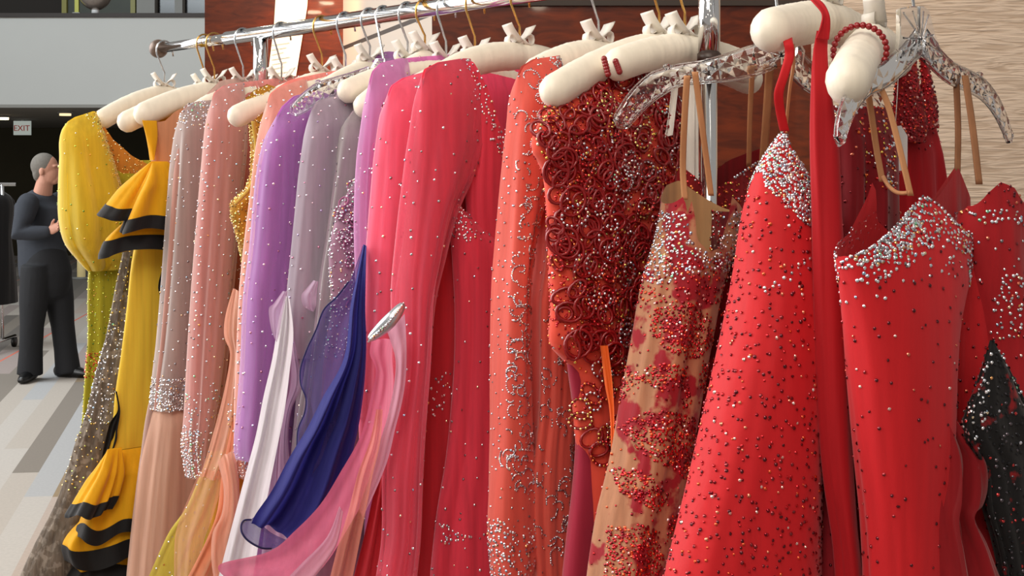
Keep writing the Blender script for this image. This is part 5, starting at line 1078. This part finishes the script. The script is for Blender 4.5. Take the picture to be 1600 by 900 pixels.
# --- 22 dark red and black gown at the right edge
fr = Frame((1570-800)/2000*1.60, 1.60, (-.80, -.60)); g = gown('sequinned_gown', 'dark red gown with black sequin flames and a crystal collar at the right edge', fr)
RB = fabric('dark red stretch cloth', '#a8121c', sheen=.3, trans=.08, streak=.1, lining='#b8161e'); BS = fabric('black sequin lace', '#0e0c0e', sheen=.1, trans=0, streak=.2, col2='#8a1016', cscale=30, cthr=.62)
b = tube(g, fr, 'body', RB, [(1512, 322), (1508, 345), (1506, 375), (1514, 440), (1524, 500), (1530, 560), (1524, 620), (1512, 680), (1505, 912)], [(1660, 400), (1670, 912)], T=.04, hem=.45, top=[(1512, 322), (1520, 300), (1530, 284), (1545, 292), (1556, 315), (1572, 336), (1600, 362), (1660, 400)], topb=[(1512, 330), (1560, 360), (1660, 402)], seed=77, fold=(.009, 5), close=False)
bk = tube(g, fr, 'back_bodice', RB, [(1448, 328), (1450, 380), (1470, 440)], [(1516, 310), (1520, 440)], T=.003, off=-.03, top=[(1448, 328), (1475, 290), (1495, 262), (1508, 292), (1516, 310)], seed=78, fold=(.003, 4), close=False)
k = tube(g, fr, 'sequin_overlay', BS, [(1548, 532), (1538, 575), (1526, 620), (1514, 655), (1520, 695), (1542, 740), (1545, 790), (1562, 850), (1575, 912)], [(1551, 532), (1578, 580), (1608, 640), (1650, 700), (1660, 912)], T=[(1550, 532, .002), (1550, 600, .008), (1550, 700, .014), (1550, 912, .014)], off=.048, hem=.45, close=False, seed=79, fold=(.006, 5))
G = Gems(); scatter(G, b, 16000, .0026, 'silver', [(1510, 330), (1530, 322), (1560, 335), (1575, 350), (1560, 352), (1530, 345), (1512, 352)], 1); scatter(G, b, 10000, .0025, 'dark', [(1525, 285), (1545, 285), (1570, 330), (1540, 322)], 2); scatter(G, b, 15000, .0026, 'silver', [(1528, 430), (1556, 420), (1552, 535), (1534, 535)], 3)
scatter(G, b, 1500, .0026, 'silver', [(1506, 360), (1660, 380), (1660, 560), (1520, 480)], 4); scatter(G, b, 1200, .0026, 'dark', None, 5); scatter(G, k, 16000, .0026, 'silver', [(1530, 540), (1548, 545), (1540, 620), (1520, 690), (1500, 680)], 6); scatter(G, b, 14000, .0026, 'silver', [(1525, 560), (1545, 540), (1535, 620), (1520, 690), (1498, 680), (1510, 640)], 7)
scatter(G, k, 9000, .0026, 'silver', [(1556, 540), (1580, 580), (1605, 640), (1590, 640)], 8); scatter(G, k, 9000, .0026, 'black', None, 9); G.build(g)
mb = MB(); mb.tube(smooth_path([px3(*p) for p in [(1506, 360, 1.565), (1530, 344, 1.56), (1560, 346, 1.575), (1580, 362, 1.59), (1602, 372, 1.60), (1640, 385, 1.62)]], 6), .0035, 8); mb.build('corded_edge', RB, g, True, g.location)
strap(g, [(1494, 118), (1497, 200), (1496, 268)], 10, [1.65, 1.64, 1.62], fabric('brown elastic', '#8a5c3e', sheen=.1, trans=0)); strap(g, [(1508, 118), (1520, 200), (1530, 288)], 11, [1.645, 1.62, 1.60], fabric('tan elastic', '#946646', sheen=.1, trans=0))
# white swing tag hanging between the straps
tg = thing('swing_tag', 'white card tag hanging behind the tan straps of the scarlet bodice gown', 'tag', tuple(px3(1397, 235, 1.70)))
paper('card', [(1384, 200), (1408, 196), (1418, 212), (1418, 266), (1386, 268)], simple('white card', '#e8e6e4', .6), 1.70, tg, .0012)
mb = MB(); mb.tube([px3(1399, 199, 1.70), px3(1402, 150, 1.70), px3(1404, 110, 1.70)], .0006, 5); mb.build('string', RIBBON, tg, True, tg.location)

# ================================================================== THE MAN
PD = 10.0
def mp(px, py, dy=0.0): return px3(px, py, PD+dy)
man = thing('person', 'standing man with short grey hair, dark sweater and black trousers, hand at his chest', 'person', (mp(75, 592).x, PD, 0))
mo = man.location
SKIN = simple('skin', '#c08a74', .55, noise=.06, nscale=20); HAIR = simple('grey cropped hair', '#6a655e', .8, noise=.3, nscale=60); SWEATER = simple('dark slate knit', '#2e323a', .9, noise=.15, nscale=30); TROUS = simple('black trousers', '#15161a', .85); SHOE = simple('black leather shoe', '#0f0f10', .3); BELT = simple('black belt', '#0a0a0a', .4)
def remeshed(name, mb, mat, vox, parent, smooth=6):
    o = mb.build(name, mat, parent, True, mo)
    r = o.modifiers.new('one_surface', 'REMESH'); r.mode = 'VOXEL'; r.voxel_size = vox; r.use_smooth_shade = True
    s = o.modifiers.new('soften', 'SMOOTH'); s.iterations = smooth; s.factor = .5
    return o
body = MB()
neck0, neck1 = mp(66, 306, .02), mp(70, 284, .0)
hc = mp(72, 264)
body.tube([mp(66, 425, .02), mp(64, 380, .03), mp(63, 340, .03), mp(63, 318, .03), neck0, neck1, mp(72, 272)], [.15, .14, .17, .16, .075, .062, .06], 20, [.11, .11, .12, .10, .07, .065, .06], round_ends=True, up=(0, 1, 0))
body.sphere(tuple(hc+Vector((-.008, 0, .018))), .1, 24, 18, (1.0, .78, 1.0))                     # skull
body.sphere(tuple(hc+Vector((.026, 0, -.035))), .082, 20, 14, (.92, .76, 1.02))                  # face
body.sphere(tuple(hc+Vector((.06, 0, -.095))), .035, 14, 10, (1, .95, .8))                       # chin
body.sphere(tuple(hc+Vector((.02, 0, -.08))), .06, 14, 10, (1.1, .95, .7))                       # jaw
body.tube([hc+Vector((.092, 0, .005)), hc+Vector((.112, 0, -.022)), hc+Vector((.122, 0, -.04)), hc+Vector((.1, 0, -.05))], [.010, .012, .014, .011], 10, round_ends=True)   # nose
body.sphere(tuple(hc+Vector((.092, 0, -.07))), .014, 10, 8, (1, 1.6, .6)); body.sphere(tuple(hc+Vector((.09, 0, -.083))), .014, 10, 8, (1, 1.5, .6))   # lips
body.sphere(tuple(hc+Vector((.078, 0, .022))), .03, 12, 8, (.9, 1.9, .5))                         # brow
for sd in (-1, 1):
    body.sphere(tuple(hc+Vector((-.008, sd*.078, -.022))), .03, 14, 10, (.62, .35, 1.05))         # ears
sh_r, sh_l = mp(44, 318, -.17), mp(92, 316, .17)
el_r, wr_r = mp(30, 366, -.24), mp(76, 362, -.22); el_l, wr_l = mp(104, 366, .20), mp(108, 352, -.02)
for a, e, w in ((sh_r, el_r, wr_r), (sh_l, el_l, wr_l)):
    body.tube([a, a*.5+e*.5, e, e*.5+w*.5, w], [.055, .05, .042, .038, .028], 14, round_ends=True)
def hand(w, d, side, curl):
    d = d.normalized(); up = Vector((0, 0, 1)); s = d.cross(up).normalized()*side
    p = w+d*.045; body.tube([w, w+d*.03, w+d*.085], [.022, .038, .036], 12, [.018, .017, .015], round_ends=True, up=tuple(s))
    for k in range(4):
        b0 = w+d*.085+up*(.027-.018*k); ln = (.030, .034, .032, .025)[k]
        b1 = b0+d*ln+s*.006; b2 = b1+d*ln*.55+s*ln*.55*curl; b3 = b2+d*ln*.1+s*ln*.6*curl
        body.tube([b0, b1, b2, b3], [.0095, .009, .0085, .007], 8, round_ends=True)
    t0 = w+d*.03+up*.03; body.tube([t0, t0+up*.022+d*.02+s*.01, t0+up*.03+d*.045+s*.018], [.012, .0105, .009], 8, round_ends=True)
hand(wr_r, mp(90, 354, -.25)-wr_r, 1, 1.0); hand(wr_l, mp(100, 346, -.15)-wr_l, -1, 1.0)
hip_r, hip_l = mp(56, 432, -.08), mp(88, 432, .08); kn_r, kn_l = mp(50, 508, -.10), mp(98, 508, .08); an_r, an_l = mp(47, 578, -.08), mp(106, 576, .08)
for h, k, a in ((hip_r, kn_r, an_r), (hip_l, kn_l, an_l)):
    body.tube([h, h*.5+k*.5, k, k*.6+a*.4, a], [.07, .065, .05, .05, .035], 14, round_ends=True)
remeshed('body', body, SKIN, .0055, man, 3)
hr = MB(); hr.sphere(tuple(hc+Vector((-.018, 0, .026))), .103, 26, 18, (.98, .80, .98)); hr.sphere(tuple(hc+Vector((-.055, 0, -.035))), .062, 16, 12, (.75, 1.05, 1.1))
remeshed('hair', hr, HAIR, .008, man, 2)
sw = MB(); sw.tube([mp(68, 432, .02), mp(67, 415, .02), mp(65, 380, .03), mp(63, 345, .03), mp(63, 322, .03), mp(65, 309, .02), mp(67, 301, .01)], [.185, .19, .185, .205, .20, .13, .082], 24, [.135, .135, .13, .135, .12, .095, .078], round_ends=False, up=(0, 1, 0))
for a, e, w in ((sh_r, el_r, wr_r), (sh_l, el_l, wr_l)):
    w2 = e+(w-e)*.92; sw.tube([a, a*.5+e*.5, e, e*.5+w2*.5, w2], [.085, .076, .07, .06, .048], 16, round_ends=True)
remeshed('sweater', sw, SWEATER, .011, man, 6)
tr = MB(); tr.tube([mp(71, 402, .02), mp(72, 425, .02), mp(72, 448, .02)], [.175, .20, .185], 24, [.14, .155, .14], round_ends=True, up=(0, 1, 0))
for h, k, a in ((hip_r, kn_r, an_r), (hip_l, kn_l, an_l)):
    a2 = a+(a-k)*.10; tr.tube([h+Vector((0, 0, .09)), h, h*.5+k*.5, k, k*.5+a2*.5, a2], [.11, .118, .11, .09, .088, .098], 18, round_ends=False)
remeshed('trousers', tr, TROUS, .011, man, 6)
for a, dx, nm in ((an_r, (.02, -.9), 'shoe'), (an_l, (.95, -.25), 'shoe')):
    d = Vector((dx[0], dx[1], 0)).normalized(); q = Vector((a.x, a.y, 0)); s = MB()
    s.tube([q-d*.08+Vector((0, 0, .05)), q+Vector((0, 0, .052)), q+d*.1+Vector((0, 0, .042)), q+d*.17+Vector((0, 0, .032))], [.042, .05, .05, .036], 14, [.05, .052, .042, .03], round_ends=True, up=(0, 0, 1))
    o = s.build(nm, SHOE, man, True, mo)

# ================================================================== second rack with black garments at the far left
r2 = thing('garment_rack', 'chrome garment rack at the left edge behind the standing man', 'clothes rack', (-4.55, 11.5, 0))
ro = r2.location
mb = MB(); mb.tube([(-5.6, 11.5, 1.50), (-4.46, 11.5, 1.50)], .016, 12); mb.build('rail', CHROME, r2, True, ro)
for x in (-4.58, -5.55):
    mb = MB(); mb.tube([(x, 11.5, .12), (x, 11.5, 1.5)], .016, 12); mb.build('upright', CHROME, r2, True, ro)
    mb = MB(); mb.tube([(x, 11.2, .1), (x, 11.8, .1)], .016, 10); ft = mb.build('foot', CHROME, r2, True, ro)
    for y in (11.22, 11.78):
        mb = MB(); mb.tube([(x-.012, y, .05), (x+.012, y, .05)], .05, 14); mb.build('caster', BELT, ft, True, ro)
BG = fabric('black dress cloth', '#0d0d10', sheen=.2, trans=0, streak=.2)
for k, (x, lab, w, zb) in enumerate([(-4.62, 'black gown nearest the end of the far garment rack', .13, .42), (-4.76, 'black gown hung beside it on the far garment rack', .12, .5), (-4.9, 'black gown cut by the left picture edge on the far garment rack', .12, .45)]):
    f2 = Frame(x, 11.5, (-.3, -.95)); gg = thing('black_gown', lab, 'gown', (x, 11.5, zb), 'black gowns on the far rack')
    P = [f2.proj(a, z) for a, z in ((.07, 1.44), (.2, 1.36), (.17, 1.05), (.22, .75), (.26, zb))]; Q = [f2.proj(a, z) for a, z in ((-.07, 1.44), (-.2, 1.36), (-.17, 1.05), (-.22, .75), (-.26, zb))]
    tube(gg, f2, 'body', BG, P, Q, T=.06, seed=90+k, fold=(.02, 5), nt=40, nw=24)
    mb = MB(); mb.tube([f2.W(0, 1.43), f2.W(0, 1.47), f2.W(.02, 1.5), f2.W(0, 1.523), f2.W(-.02, 1.5)], .003, 6); mb.build('hook', STEELWIRE, gg, True, gg.location)
sp = thing('slim_stand', 'slim cream stand on the carpet far behind the yellow sleeve', 'stand', (px3(127, 428, 19).x, 19, 0))
mb = MB(); mb.tube([(0, 0, .02), (0, 0, .42)], .06, 14); mb.build('column', simple('glowing cream column', '#e8d49a', .5, emit=.25), sp); mb = MB(); mb.tube([(0, 0, 0), (0, 0, .03)], .14, 18); mb.build('base', GREYTRIM, sp)  # column given a faint glow of its own, though no lamp
